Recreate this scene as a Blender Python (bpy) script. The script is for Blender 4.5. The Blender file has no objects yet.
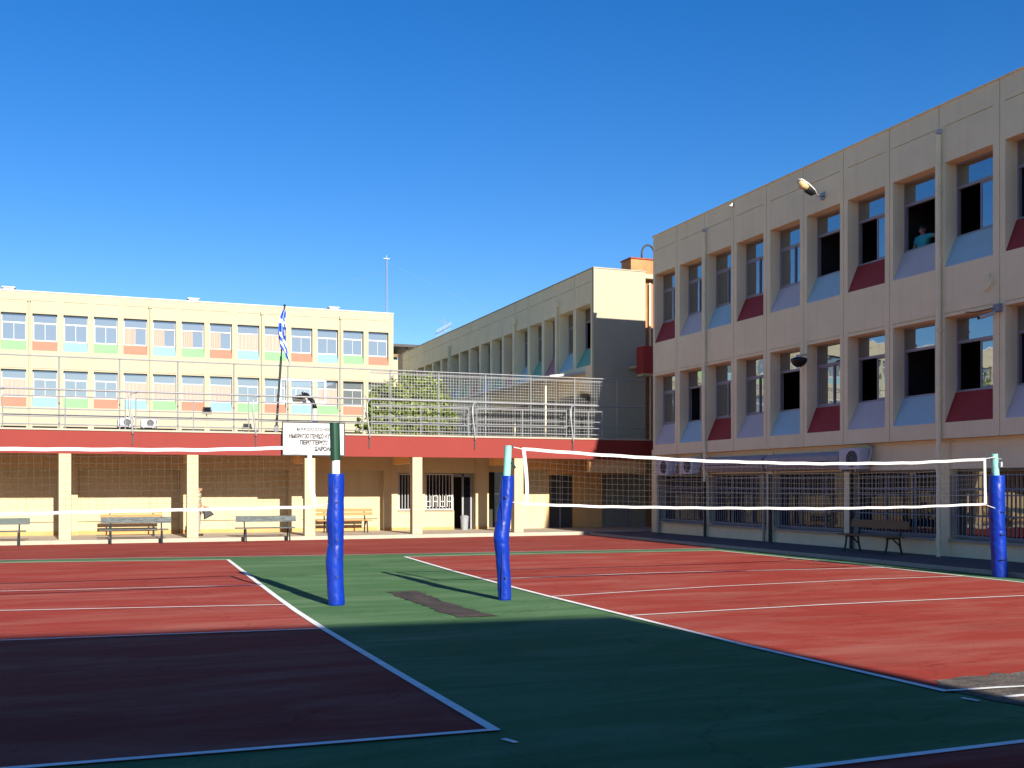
import bpy, bmesh, math, random
from mathutils import Vector, Matrix
R = math.radians
random.seed(7)
S = bpy.context.scene
COL = S.collection

# ------------------------------------------------------------------ camera
CAMX, CAMY, CAMZ, YAW = -2.655, -7.273, 1.80, 0.370
cam_d = bpy.data.cameras.new('camera'); cam = bpy.data.objects.new('camera', cam_d); COL.objects.link(cam)
cam.location = (CAMX, CAMY, CAMZ); cam.rotation_euler = (math.pi/2, 0, -YAW)
cam_d.sensor_width = 36; cam_d.lens = 36*1048/1024.; cam_d.shift_y = 103/1024.
cam_d.clip_start = .05; cam_d.clip_end = 3000
S.camera = cam
S.render.resolution_x = 1024; S.render.resolution_y = 768

# ------------------------------------------------------------------ sky, sun, exposure
SUN_EL, SUN_AZ = 22.0, 5.0
w = bpy.data.worlds.new('World'); S.world = w; w.use_nodes = True
nt = w.node_tree; nt.nodes.clear()
sky = nt.nodes.new('ShaderNodeTexSky'); sky.sky_type = 'NISHITA'; sky.sun_disc = False
sky.sun_elevation = R(SUN_EL); sky.sun_rotation = R(180-SUN_AZ)
sky.altitude = 100; sky.air_density = 1.0; sky.dust_density = 0.15; sky.ozone_density = 3.5
bg = nt.nodes.new('ShaderNodeBackground'); bg.inputs[1].default_value = 0.075
hs = nt.nodes.new('ShaderNodeHueSaturation'); hs.inputs['Saturation'].default_value = 1.34; hs.inputs['Hue'].default_value = .512
wo = nt.nodes.new('ShaderNodeOutputWorld')
nt.links.new(sky.outputs[0], hs.inputs['Color']); nt.links.new(hs.outputs[0], bg.inputs[0]); nt.links.new(bg.outputs[0], wo.inputs[0])
sd = bpy.data.lights.new('sun', 'SUN'); sun = bpy.data.objects.new('sun', sd); COL.objects.link(sun)
sd.energy = 5.0; sd.angle = R(0.5); sd.color = (1.0, .93, .82)
tr = Vector((-math.sin(R(SUN_AZ))*math.cos(R(SUN_EL)), math.cos(R(SUN_AZ))*math.cos(R(SUN_EL)), -math.sin(R(SUN_EL))))
sun.rotation_euler = tr.to_track_quat('-Z', 'Y').to_euler(); sun.location = (0, -30, 30)
S.view_settings.view_transform = 'Standard'; S.view_settings.look = 'None'
S.view_settings.exposure = 1.04; S.view_settings.gamma = 1.0

# ------------------------------------------------------------------ helpers
class MB:
    def __init__(s): s.bm = bmesh.new()
    def box(s, x0, y0, z0, x1, y1, z1):
        if x0 > x1: x0, x1 = x1, x0
        if y0 > y1: y0, y1 = y1, y0
        if z0 > z1: z0, z1 = z1, z0
        v = [s.bm.verts.new(p) for p in ((x0,y0,z0),(x1,y0,z0),(x1,y1,z0),(x0,y1,z0),(x0,y0,z1),(x1,y0,z1),(x1,y1,z1),(x0,y1,z1))]
        for f in ((0,3,2,1),(4,5,6,7),(0,1,5,4),(1,2,6,5),(2,3,7,6),(3,0,4,7)): s.bm.faces.new([v[i] for i in f])
        return s
    def face(s, pts): s.bm.faces.new([s.bm.verts.new(p) for p in pts]); return s
    def prism(s, pts, d):
        """pts: planar polygon, d: offset vector"""
        a = [s.bm.verts.new(p) for p in pts]; b = [s.bm.verts.new(tuple(Vector(p)+Vector(d))) for p in pts]
        s.bm.faces.new(a); s.bm.faces.new(b[::-1])
        n = len(a)
        for i in range(n): s.bm.faces.new((a[i], b[i], b[(i+1) % n], a[(i+1) % n]))
        return s
    def tube(s, pts, r, n=8, cap=True):
        pts = [Vector(p) for p in pts]; rings = []
        rr = r if isinstance(r, (list, tuple)) else [r]*len(pts)
        up = None
        for i, p in enumerate(pts):
            t = (pts[min(i+1, len(pts)-1)]-pts[max(i-1, 0)]).normalized()
            if up is None: up = Vector((0,0,1)) if abs(t.z) < .9 else Vector((1,0,0))
            a = t.cross(up).normalized(); b = a.cross(t).normalized(); up = b
            rings.append([s.bm.verts.new(p+a*math.cos(2*math.pi*k/n)*rr[i]+b*math.sin(2*math.pi*k/n)*rr[i]) for k in range(n)])
        for i in range(len(rings)-1):
            for k in range(n): s.bm.faces.new((rings[i][k], rings[i][(k+1) % n], rings[i+1][(k+1) % n], rings[i+1][k]))
        if cap: s.bm.faces.new(rings[0][::-1]); s.bm.faces.new(rings[-1])
        return s
    def sphere(s, c, r, seg=10, sz=(1,1,1)):
        m = Matrix.Translation(c) @ Matrix.Diagonal((sz[0]*r, sz[1]*r, sz[2]*r, 1))
        bmesh.ops.create_uvsphere(s.bm, u_segments=seg, v_segments=max(5, seg//2+1), radius=1, matrix=m); return s
    def build(s, name, m, parent=None, smooth=False, bevel=0):
        bmesh.ops.recalc_face_normals(s.bm, faces=s.bm.faces[:])
        me = bpy.data.meshes.new(name); s.bm.to_mesh(me); s.bm.free()
        if smooth:
            for p in me.polygons: p.use_smooth = True
        me.materials.append(m)
        o = bpy.data.objects.new(name, me); COL.objects.link(o)
        if parent:
            o.parent = parent
            if parent.type == 'EMPTY': o.location = -parent.location
        if bevel:
            b = o.modifiers.new('bevel', 'BEVEL'); b.width = bevel; b.segments = 2; b.limit_method = 'ANGLE'
        return o
def tag(o, label=None, cat=None, group=None, kind=None):
    if label: o['label'] = label
    if cat: o['category'] = cat
    if group: o['group'] = group
    if kind: o['kind'] = kind
    return o
def thing(name, loc, label, cat, group=None):
    o = bpy.data.objects.new(name, None); COL.objects.link(o); o.location = loc; o.empty_display_size = .2
    return tag(o, label, cat, group)
def kids(o): return [c for c in bpy.data.objects if c.parent == o]
def dup(o, loc=None, parent=None, shift=None):
    c = o.copy(); COL.objects.link(c); c.parent = parent
    if loc is not None: c.location = loc
    for k in kids(o): dup(k, parent=c)
    return c

def hexc(r, g, b):
    f = lambda v: (v/255/12.92) if v/255 <= .04045 else ((v/255+.055)/1.055)**2.4
    return (f(r), f(g), f(b))
def mat(name, col, rough=.75, var=.10, scale=1.5, bump=0, bscale=60, metal=0, spec=.4, streak=None, stain=0):
    """painted / plain surface: base colour broken up by two noises (wear that belongs to the surface) and a fine bump"""
    m = bpy.data.materials.new(name); m.use_nodes = True; t = m.node_tree; N = t.nodes; Lk = t.links
    b = N['Principled BSDF']; b.inputs['Roughness'].default_value = rough; b.inputs['Metallic'].default_value = metal
    b.inputs['Specular IOR Level'].default_value = spec
    tc = N.new('ShaderNodeTexCoord'); mp = N.new('ShaderNodeMapping'); Lk.new(tc.outputs['Object'], mp.inputs[0])
    if streak: mp.inputs['Scale'].default_value = streak
    n1 = N.new('ShaderNodeTexNoise'); n1.inputs['Scale'].default_value = scale; n1.inputs['Detail'].default_value = 8; n1.inputs['Roughness'].default_value = .65
    Lk.new(mp.outputs[0], n1.inputs['Vector'])
    mr = N.new('ShaderNodeMapRange'); mr.inputs['From Min'].default_value = .3; mr.inputs['From Max'].default_value = .7
    mr.inputs['To Min'].default_value = 1-var; mr.inputs['To Max'].default_value = 1+var
    Lk.new(n1.outputs['Fac'], mr.inputs['Value'])
    mx = N.new('ShaderNodeVectorMath'); mx.operation = 'SCALE'; mx.inputs[0].default_value = col[:3]
    Lk.new(mr.outputs[0], mx.inputs['Scale'])
    out = mx.outputs[0]
    if stain:
        mp2 = N.new('ShaderNodeMapping'); mp2.inputs['Scale'].default_value = (2.2, 2.2, .22); Lk.new(tc.outputs['Object'], mp2.inputs[0])
        n2 = N.new('ShaderNodeTexNoise'); n2.inputs['Scale'].default_value = 2.0; n2.inputs['Detail'].default_value = 6; Lk.new(mp2.outputs[0], n2.inputs['Vector'])
        r2 = N.new('ShaderNodeMapRange'); r2.inputs['From Min'].default_value = .5; r2.inputs['From Max'].default_value = .75
        r2.inputs['To Min'].default_value = 0; r2.inputs['To Max'].default_value = stain; Lk.new(n2.outputs['Fac'], r2.inputs['Value'])
        mi = N.new('ShaderNodeMix'); mi.data_type = 'RGBA'; Lk.new(r2.outputs[0], mi.inputs['Factor'])
        Lk.new(out, mi.inputs['A']); mi.inputs['B'].default_value = (col[0]*.45, col[1]*.42, col[2]*.4, 1); out = mi.outputs['Result']
    Lk.new(out, b.inputs['Base Color'])
    if bump:
        n3 = N.new('ShaderNodeTexNoise'); n3.inputs['Scale'].default_value = bscale; n3.inputs['Detail'].default_value = 3
        Lk.new(tc.outputs['Object'], n3.inputs['Vector'])
        bp = N.new('ShaderNodeBump'); bp.inputs['Strength'].default_value = bump; bp.inputs['Distance'].default_value = .02
        Lk.new(n3.outputs['Fac'], bp.inputs['Height']); Lk.new(bp.outputs[0], b.inputs['Normal'])
    return m
def court(name, col, worn, amount=.35, dark=None):
    """acrylic sports floor: broad brush streaks, faded scuffs, fine grain"""
    m = bpy.data.materials.new(name); m.use_nodes = True; t = m.node_tree; N = t.nodes; Lk = t.links
    b = N['Principled BSDF']; b.inputs['Roughness'].default_value = .9; b.inputs['Specular IOR Level'].default_value = .06
    tc = N.new('ShaderNodeTexCoord')
    def noise(sc, scale, det=8, rough=.6, dist=0):
        mp = N.new('ShaderNodeMapping'); mp.inputs['Scale'].default_value = sc; mp.inputs['Rotation'].default_value = (0, 0, R(6)); Lk.new(tc.outputs['Object'], mp.inputs[0])
        n = N.new('ShaderNodeTexNoise'); n.inputs['Scale'].default_value = scale; n.inputs['Detail'].default_value = det; n.inputs['Roughness'].default_value = rough; n.inputs['Distortion'].default_value = dist
        Lk.new(mp.outputs[0], n.inputs['Vector']); return n.outputs['Fac']
    def rng(src, a, c, lo, hi):
        r = N.new('ShaderNodeMapRange'); r.inputs['From Min'].default_value = a; r.inputs['From Max'].default_value = c
        r.inputs['To Min'].default_value = lo; r.inputs['To Max'].default_value = hi; Lk.new(src, r.inputs['Value']); return r.outputs[0]
    def mix(a, bb, f):
        mi = N.new('ShaderNodeMix'); mi.data_type = 'RGBA'; Lk.new(f, mi.inputs['Factor'])
        if isinstance(a, tuple): mi.inputs['A'].default_value = (*a, 1)
        else: Lk.new(a, mi.inputs['A'])
        mi.inputs['B'].default_value = (*bb, 1); return mi.outputs['Result']
    c1 = mix(col, worn, rng(noise((.35, 1.6, 1), .9, 9, .66, .6), .44, .68, 0, amount))
    c2 = mix(c1, tuple(v*.68 for v in col), rng(noise((.5, .9, 1), .5, 8, .68), .5, .68, 0, .5))
    c3 = mix(c2, tuple(min(1, v*1.5+.04) for v in worn), rng(noise((.6, 5, 1), 1.6, 10, .72, .4), .60, .8, 0, .45))
    # short pale scuffs, dark spots and a few hairline cracks
    c3 = mix(c3, tuple(min(1, v*1.6+.08) for v in worn), rng(noise((1.2, 7, 1), 4.0, 5, .8, 1.2), .66, .74, 0, .5))
    c3 = mix(c3, tuple(v*.5 for v in col), rng(noise((1, 1, 1), 6.5, 3, .5), .69, .74, 0, .5))
    vo = N.new('ShaderNodeTexVoronoi'); vo.feature = 'DISTANCE_TO_EDGE'; vo.inputs['Scale'].default_value = .33
    wv = N.new('ShaderNodeTexNoise'); wv.inputs['Scale'].default_value = 1.3; wv.inputs['Detail'].default_value = 6; Lk.new(tc.outputs['Object'], wv.inputs['Vector'])
    ad = N.new('ShaderNodeVectorMath'); ad.operation = 'MULTIPLY_ADD'; Lk.new(wv.outputs['Color'], ad.inputs[0]); ad.inputs[1].default_value = (1.6, 1.6, 0); Lk.new(tc.outputs['Object'], ad.inputs[2])
    Lk.new(ad.outputs[0], vo.inputs['Vector'])
    c3 = mix(c3, tuple(v*.45 for v in col), rng(vo.outputs['Distance'], .0, .006, .45, 0))
    sc = N.new('ShaderNodeVectorMath'); sc.operation = 'SCALE'; Lk.new(c3, sc.inputs[0])
    Lk.new(rng(noise((1, 1, 1), 45, 4, .7), .3, .7, .86, 1.14), sc.inputs['Scale'])
    Lk.new(sc.outputs[0], b.inputs['Base Color'])
    bp = N.new('ShaderNodeBump'); bp.inputs['Strength'].default_value = .25; bp.inputs['Distance'].default_value = .004
    Lk.new(noise((1, 1, 1), 120, 2), bp.inputs['Height']); Lk.new(bp.outputs[0], b.inputs['Normal'])
    return m
def glass(name, base, refl, tint=(.9, .95, 1), seethrough=0.0):
    m = bpy.data.materials.new(name); m.use_nodes = True; t = m.node_tree; N = t.nodes; Lk = t.links
    N.remove(N['Principled BSDF']); out = N['Material Output']
    gl = N.new('ShaderNodeBsdfGlossy'); gl.inputs['Roughness'].default_value = .015; gl.inputs['Color'].default_value = (*tint, 1)
    tc = N.new('ShaderNodeTexCoord'); n = N.new('ShaderNodeTexNoise'); n.inputs['Scale'].default_value = 1.2; Lk.new(tc.outputs['Object'], n.inputs['Vector'])
    bp = N.new('ShaderNodeBump'); bp.inputs['Strength'].default_value = .25; bp.inputs['Distance'].default_value = .012
    Lk.new(n.outputs['Fac'], bp.inputs['Height']); Lk.new(bp.outputs[0], gl.inputs['Normal'])
    df = N.new('ShaderNodeBsdfDiffuse'); df.inputs['Color'].default_value = (*base, 1)
    body = df.outputs[0]
    if seethrough:
        tp = N.new('ShaderNodeBsdfTransparent'); tp.inputs['Color'].default_value = (.75, .8, .8, 1)
        m1 = N.new('ShaderNodeMixShader'); m1.inputs[0].default_value = seethrough; Lk.new(df.outputs[0], m1.inputs[1]); Lk.new(tp.outputs[0], m1.inputs[2]); body = m1.outputs[0]
    mx = N.new('ShaderNodeMixShader'); mx.inputs[0].default_value = refl
    Lk.new(body, mx.inputs[1]); Lk.new(gl.outputs[0], mx.inputs[2]); Lk.new(mx.outputs[0], out.inputs[0])
    return m

M = {}
M['stucco']   = mat('weathered_cream_for_shade', (.86, .735, .46), .9, .06, .7, .3, 90, stain=.10)  # copy of the cream for shaded walls, lightened to offset the shade
M['stucco_sun'] = mat('cream_stucco_for_sun', (.375, .34, .24), .9, .04, .6, .3, 90, stain=.07)  # copy of the same cream for sunlit walls, darkened against direct sun
M['porch']    = mat('cream_porch_paint', (.50, .41, .25), .88, .05, .8, .3, 70, stain=.2)
M['porch_in'] = mat('ochre_ceiling_warm_bounce', (.70, .42, .17), .9, .08, 1)  # warm bounced light put into the colour of ceiling, beams and shaded end wall
M['skirt']    = mat('ochre_skirting', (.48, .27, .10), .8, .1, 2)
M['orange']   = mat('rusty_orange_render', (.40, .18, .075), .9, .25, 1.2, .4, 40, stain=.35)
M['p_red']    = mat('dark_red_panel', (.32, .030, .026), .7, .06, 2)
M['p_blue']   = mat('blue_panel', (.36, .54, .58), .7, .05, 2)
M['p_lilac']  = mat('lilac_panel', (.52, .49, .48), .7, .05, 2)
M['q_green']  = mat('pale_green_panel', (.17, .40, .16), .75, .05, 2)
M['q_salmon'] = mat('salmon_panel', (.36, .145, .095), .75, .05, 2)
M['q_blue']   = mat('pale_blue_panel', (.18, .31, .35), .75, .05, 2)
M['m_green']  = mat('sea_green_panel', (.16, .42, .30), .75, .05, 2)
M['m_pink']   = mat('old_pink_panel', (.48, .22, .22), .75, .05, 2)
M['fascia']   = mat('red_fascia_paint', (.20, .017, .011), .7, .05, .8, .15, 60, stain=.08)
M['concrete'] = mat('pale_concrete', (.38, .33, .26), .9, .12, 2, .4, 50)
M['paving']   = mat('grey_paving', (.115, .10, .095), .9, .12, 2, .4, 40)
M['asphalt']  = mat('asphalt', (.06, .06, .058), .95, .15, 3, .4, 60)
M['roof']     = mat('roof_felt', (.25, .24, .22), .95, .12, 1)
M['frame']    = mat('grey_aluminium', (.30, .29, .31), .5, .05, 3, metal=.2)
M['wframe']   = mat('white_aluminium', (.46, .45, .43), .5, .04, 3)
M['glass']    = glass('window_glass', (.012, .012, .014), .36)
M['glass_b']  = glass('barred_window_glass', (.010, .010, .012), .045, (.95, .93, .9))
M['glass_d']  = glass('barred_window_glass_clean', (.010, .010, .012), .20, (.95, .93, .9))
M['glass_c']  = glass('curtained_glass', (.13, .15, .16), .26, (.75, .85, 1))
M['curtain']  = mat('pink_curtain', (.42, .30, .25), .95, .18, 6, streak=(7, 1, .12))
M['sheer']    = mat('grey_sheer_curtain', (.40, .42, .42), .95, .22, 6, streak=(7, 1, .12))
M['dark']     = mat('unlit_room_dark', (.035, .031, .028), .95, .1, 2)  # near-black colour stands in for the missing light inside the rooms
M['darkdoor_shade'] = mat('dark_grey_door_and_shade', (.05, .052, .058), .6, .1, 2)  # door colour, also on the dark sheet that paints shade under the canopy
M['galv']     = mat('galvanised_steel', (.29, .30, .31), .42, .12, 8, metal=.35)
M['wirem']    = mat('galvanised_wire', (.28, .28, .28), .45, .1, 8, metal=.2)
M['grille']   = mat('grey_grille_paint', (.24, .25, .27), .6, .1, 6)
M['whitep']   = mat('white_paint', (.50, .49, .47), .6, .05, 6)
M['pipe']     = mat('cream_pipe', (.88, .78, .50), .7, .08, 3)
M['darkpipe'] = mat('dark_pipe', (.035, .034, .034), .6, .1, 4)
M['line']     = mat('white_line_paint', (.82, .80, .74), .8, .14, 5, .2, 100)
M['tape']     = mat('white_webbing', (.52, .52, .51), .8, .04, 10)
M['cord']     = mat('black_net_cord', (.09, .08, .065), .8, .1, 10)
M['pad']      = mat('blue_vinyl_padding', (.002, .026, .28), .34, .2, 2.2, .35, 9, spec=.35)
M['awn'] = mat('awning_cassette_grey', (.33, .30, .31), .6, .08, 4)
M['padseam']  = mat('dark_blue_webbing', (.002, .012, .12), .6, .1, 6)
M['teal']     = mat('worn_teal_pole', (.22, .50, .44), .5, .3, 9, streak=(1, 1, .3))
M['dgreen']   = mat('dark_green_pole', (.008, .045, .025), .4, .1, 5)
M['wood']     = mat('varnished_wood', (.36, .155, .035), .55, .25, 7, streak=(.3, 6, 6))
M['bwood']    = mat('brown_wood', (.19, .115, .05), .7, .25, 7, streak=(6, .3, 6))
M['gwood']    = mat('flaking_green_grey_wood', (.07, .085, .085), .7, .95, 9, streak=(.5, 5, 5))
M['dwood']    = mat('dark_green_wood', (.045, .065, .06), .6, .3, 7, streak=(.4, 6, 6))
M['iron']     = mat('dark_iron', (.02, .03, .028), .5, .2, 5)
M['black']    = mat('black_plastic', (.01, .01, .012), .45, .05, 5)
M['acw']      = mat('air_conditioner_casing', (.50, .49, .52), .5, .06, 5)
c_red = court('red_acrylic', (.31, .048, .034), (.37, .13, .095), .8)
c_redo = court('red_acrylic_apron', (.25, .045, .035), (.31, .10, .075), .75)
c_green = court('green_acrylic', (.072, .158, .062), (.15, .235, .12), .85)
c_worn = mat('worn_asphalt', (.105, .085, .068), .95, .7, 3.2, .6, 30, streak=(1, 2.5, 1))

# ------------------------------------------------------------------ ground
def sheet(name, pts, z, m, label=None):
    return tag(MB().face([(x, y, z) for x, y in pts]).build(name, m), kind='structure')
sheet('ground', [(-900, -900), (900, -900), (900, 1500), (-900, 1500)], -.02, M['asphalt'])
sheet('sports_ground', [(-22, -19), (14.4, -19), (14.4, 28.4), (-22, 28.4)], 0, c_green)
Z1, Z2, Z3, Z4 = .004, .008, .012, .016
Lside = [(.02, -.03), (-.03, 2.5), (-.085, 5.94), (-.085, 8.0), (-.05, 10.2), (.01, 12.88), (.16, 19.35)]
Rside = [(4.22, -.09), (4.10, 3.02), (4.12, 5.72), (4.12, 8.64), (4.14, 10.05), (4.26, 14), (4.52, 18.85)]
sheet('red_court', Lside + [(-4.99, 20.25), (-9.2, 20.9), (-9.2, .3), (-2.96, .08)], Z1, c_red)
sheet('red_court', Rside + [(13.43, 18.1), (13.56, 13.06), (13.4, 7.58), (13.35, -.55), (5.01, -.18)], Z1, c_red)
sheet('red_court', [(-6, -1.80), (1.56, -1.71), (12, -1.6), (12, -14), (-6, -14)], Z1, c_red)
sheet('red_apron', [(-22, 23.2), (-5.06, 21.19), (-2.78, 20.95), (1.5, 20.3), (7.45, 19.75), (14.0, 19.2), (14.4, 19.15), (14.4, 28.4), (-22, 28.4)], Z1, c_redo)
def line(pts, wd=.055, z=Z3, ragged=0):
    mb = MB(); pts = [Vector((p[0], p[1], 0)) for p in pts]
    q = []
    for a, b in zip(pts, pts[1:]):
        n = max(1, int((b-a).length/.25)) if ragged else 1
        q += [a+(b-a)*i/n for i in range(n)]
    q.append(pts[-1])
    L, Rr = [], []
    for i, p in enumerate(q):
        t = (q[min(i+1, len(q)-1)]-q[max(0, i-1)]).normalized(); nn = Vector((-t.y, t.x, 0))
        w1 = wd/2*(1+random.uniform(-ragged, ragged)); w2 = wd/2*(1+random.uniform(-ragged, ragged))
        L.append(mb.bm.verts.new((p+nn*w1).to_tuple()[:2]+(z,))); Rr.append(mb.bm.verts.new((p-nn*w2).to_tuple()[:2]+(z,)))
    for i in range(len(q)-1): mb.bm.faces.new((L[i], Rr[i], Rr[i+1], L[i+1]))
    return tag(mb.build('court_line', M['line']), kind='structure')
line(Lside, .085); line(Rside, .085)
line([(.05, -.03), (-2.96, .08), (-9.2, .3)], .07, Z4)
line([(-.11, 5.94), (-3.8, 6.27), (-9.2, 6.7)], z=Z4)
line([(-.11, 8.82), (-4.08, 9.53), (-9.2, 10.1)], z=Z4)
line([(.01, 12.2), (-4.34, 12.65), (-9.2, 13.2)], z=Z4)
line([(.16, 19.35), (-4.99, 20.25), (-9.2, 20.9)], z=Z4)
line([(-9.2, .3), (-9.2, 20.9)], .07, Z4+.004)
line([(4.12, 5.72), (7.5, 5.85), (11.42, 5.75), (13.38, 5.7)], z=Z4)
line([(4.12, 8.44), (7.5, 8.95), (11, 9.15), (13.42, 9.06)], z=Z4)
line([(4.2, 11.82), (8, 12.0), (12.58, 11.49), (13.5, 11.4)], z=Z4)
line([(4.52, 18.85), (9, 18.7), (13.43, 18.1)], z=Z4)
line([(13.35, -.55), (13.4, 7.58), (13.56, 13.06), (13.43, 18.1)], .07)
line([(4.19, -.09), (5.01, -.18), (8, -.3), (13.35, -.55)], .065, Z4+.004, .45)
line([(4.47, -.49), (4.68, -.49), (5.2, -.46)], .05, Z4+.004, .6)
line([(-6, -1.80), (1.56, -1.71), (12, -1.6)], .07)
line([(-.02, -.30), (.03, -.44)], .05); line([(4.12, -.36), (4.16, -.51)], .05)
line([(-9.2, 20.98+.25), (-5.06, 21.19), (-2.78, 20.95), (1.5, 20.3), (7.45, 19.75), (14.0, 19.2)], .05, Z3)
def ragpoly(pts, amp, z, m, name='worn_patch'):
    out = []
    for (a, b) in zip(pts, pts[1:]+pts[:1]):
        a = Vector(a); b = Vector(b); n = max(1, int((b-a).length/.12))
        for i in range(n): out.append((a+(b-a)*i/n)+Vector((random.uniform(-amp, amp), random.uniform(-amp, amp))))
    return sheet(name, [(p.x, p.y) for p in out], z, m)
ragpoly([(1.86, 10.19), (2.36, 10.2), (2.31, 8.31), (2.36, 7.37), (2.41, 6.39), (1.86, 6.43), (1.84, 7.58), (1.83, 9.31)], .05, Z2,
        mat('bare_asphalt_patch', (.045, .032, .026), .95, .8, 2.4, .6, 25, streak=(1.5, .8, 1)))
ragpoly([(4.24, .05), (4.45, .28), (4.86, .36), (5.33, .42), (5.9, .52), (6.6, .35), (6.9, -.3), (6.3, -.9), (5.2, -.8), (4.45, -.72), (4.27, -.5)], .08, Z2, c_worn)

# pavement along the right building with its kerb, and the colonnade platform
mb = MB(); mb.box(14.40, -22, -.02, 16.7, 28.38, .10)
tag(mb.build('pavement', M['paving'], bevel=.012), kind='structure')
mb = MB(); mb.box(14.28, -22, -.02, 14.397, 28.38, .085)
tag(mb.build('kerb', M['concrete'], bevel=.01), kind='structure')

# ------------------------------------------------------------------ facade builder
def mapper(axis, base):
    if axis == 'X': return lambda u, d, z: (base+d, u, z)     # wall facing -X
    return lambda u, d, z: (u, base+d, z)                     # wall facing -Y
def fbox(mb, P, u0, d0, z0, u1, d1, z1):
    a, b = P(u0, d0, z0), P(u1, d1, z1); mb.box(*a, *b)
def facade(building, axis, base, bays, rows, ztop, zbot, wall, colors, types, frame_m, joint, ow=1.48, dep=.45, glassm='glass', curtain=None, thick=.5):
    """bays: sorted list of joint positions along u; rows: list of (zhead, zpane_bottom, zout) from top to bottom.
       wall skin is one mesh; every window is a part with its panes/sashes as sub-parts; every sloping panel is a part"""
    P = mapper(axis, base); wm = MB(); g = .011; jd = .03
    nb = len(bays)-1
    for i in range(nb):
        a, b = bays[i]+g, bays[i+1]-g; c = (bays[i]+bays[i+1])/2; o0, o1 = c-ow/2, c+ow/2
        fbox(wm, P, a, 0, zbot, o0, thick, ztop); fbox(wm, P, o1, 0, zbot, b, thick, ztop)
        zz = ztop
        if joint:
            fbox(wm, P, o0, 0, joint+g, o1, thick, ztop); fbox(wm, P, o0, jd, joint-g, o1, thick, joint+g); zz = joint-g
        for ri, (zh, zp, zo) in enumerate(rows):
            if ri and ri < len(rows):
                jz = zh+.085
                fbox(wm, P, o0, 0, jz+g, o1, thick, zz); fbox(wm, P, o0, jd, jz-g, o1, thick, jz+g); zz = jz-g
            fbox(wm, P, o0, 0, zh, o1, thick, zz); zz = zo
            # solid wedge under the window: sloping sill body
        fbox(wm, P, o0, 0, zbot, o1, thick, zz)
        # joint backing
        fbox(wm, P, bays[i]-g, jd, zbot, bays[i]+g, thick, ztop)
    fbox(wm, P, bays[-1]-g, jd, zbot, bays[-1]+g, thick, ztop)
    wo = wm.build('wall', wall, building)
    for i in range(nb):
        c = (bays[i]+bays[i+1])/2; o0, o1 = c-ow/2, c+ow/2
        for ri, (zh, zp, zo) in enumerate(rows):
            col = colors(i, ri)
            # sloping panel: wedge from the facade plane up to the window foot
            mb = MB(); a = [P(o0+.004, .004, zo), P(o0+.004, dep+.04, zo), P(o0+.004, dep+.04, zp), P(o0+.004, dep-.03, zp)]
            d = Vector(P(o1-.004, 0, 0))-Vector(P(o0+.004, 0, 0)); mb.prism(a, d)
            pn = mb.build('sill_panel', M[col[0]], building); pn['label'] = col[1]
            window(building, P, o0, o1, zp, zh, dep, types(i, ri), frame_m, glassm, curtain)
    return wo
def window(building, P, o0, o1, z0, z1, dep, typ, fm, glassm, curtain):
    fw = .05; sw = .045 if glassm == 'glass' else .028; zt = z1-(z1-z0)*.33; cm = (o0+o1)/2
    mb = MB()
    for args in ((o0+.003, dep, z0+.003, o0+fw, dep+.09, z1-.003), (o1-fw, dep, z0+.003, o1-.003, dep+.09, z1-.003),
                 (o0+fw, dep, z0+.003, o1-fw, dep+.09, z0+fw), (o0+fw, dep, z1-fw, o1-fw, dep+.09, z1-.003),
                 (o0+fw, dep, zt-.035, o1-fw, dep+.09, zt+.035)): fbox(mb, P, *args)
    f = mb.build('window', fm, building)
    def pane(u0, u1, za, zb, d=.012, m=None):
        mb = MB(); fbox(mb, P, u0, dep+d, za, u1, dep+d+.006, zb); mb.build('pane', m or M[glassm], f)
    def sash(u0, u1, d):
        mb = MB(); s = sw; za, zb = z0+fw, zt-.035
        for args in ((u0, dep+d, za, u0+s, dep+d+.03, zb), (u1-s, dep+d, za, u1, dep+d+.03, zb), (u0+s, dep+d, za, u1-s, dep+d+.03, za+s), (u0+s, dep+d, zb-s, u1-s, dep+d+.03, zb)): fbox(mb, P, *args)
        mb.build('sash', fm, f); pane(u0+s, u1-s, za+s, zb-s, d+.012)
    pane(o0+fw, o1-fw, zt+.035, z1-fw)
    a, b = o0+fw, o1-fw
    if typ == 'closed': sash(a, cm+.02, .035); sash(cm-.02, b, .004)
    elif typ == 'half':  sash(a, cm-.0, .02); sash(a+.09, cm+.06, .055)     # slid together: far half... near half open
    elif typ == 'halfn': sash(a, cm+.02, .035)
    elif typ == 'open':  pass
    if curtain and typ in ('curtain', 'drawn'):
        u0, u1 = (a, b) if typ == 'drawn' else (a, cm)
        mb = MB(); n = 28; z_a, z_b = z0+.06, zt-.04 if typ == 'curtain' else zt
        prev = None
        for k in range(n+1):
            u = u0+(u1-u0)*k/n; dd = dep+.02+.025*math.sin(k*1.9)*math.cos(k*.7)
            p = (mb.bm.verts.new(P(u, dd, z_a)), mb.bm.verts.new(P(u, dd, z_b)))
            if prev: mb.bm.faces.new((prev[0], p[0], p[1], prev[1]))
            prev = p
        mb.build('curtain', M['curtain'], f)
        if typ == 'curtain': sash(cm-.02, b, .055)

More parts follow.
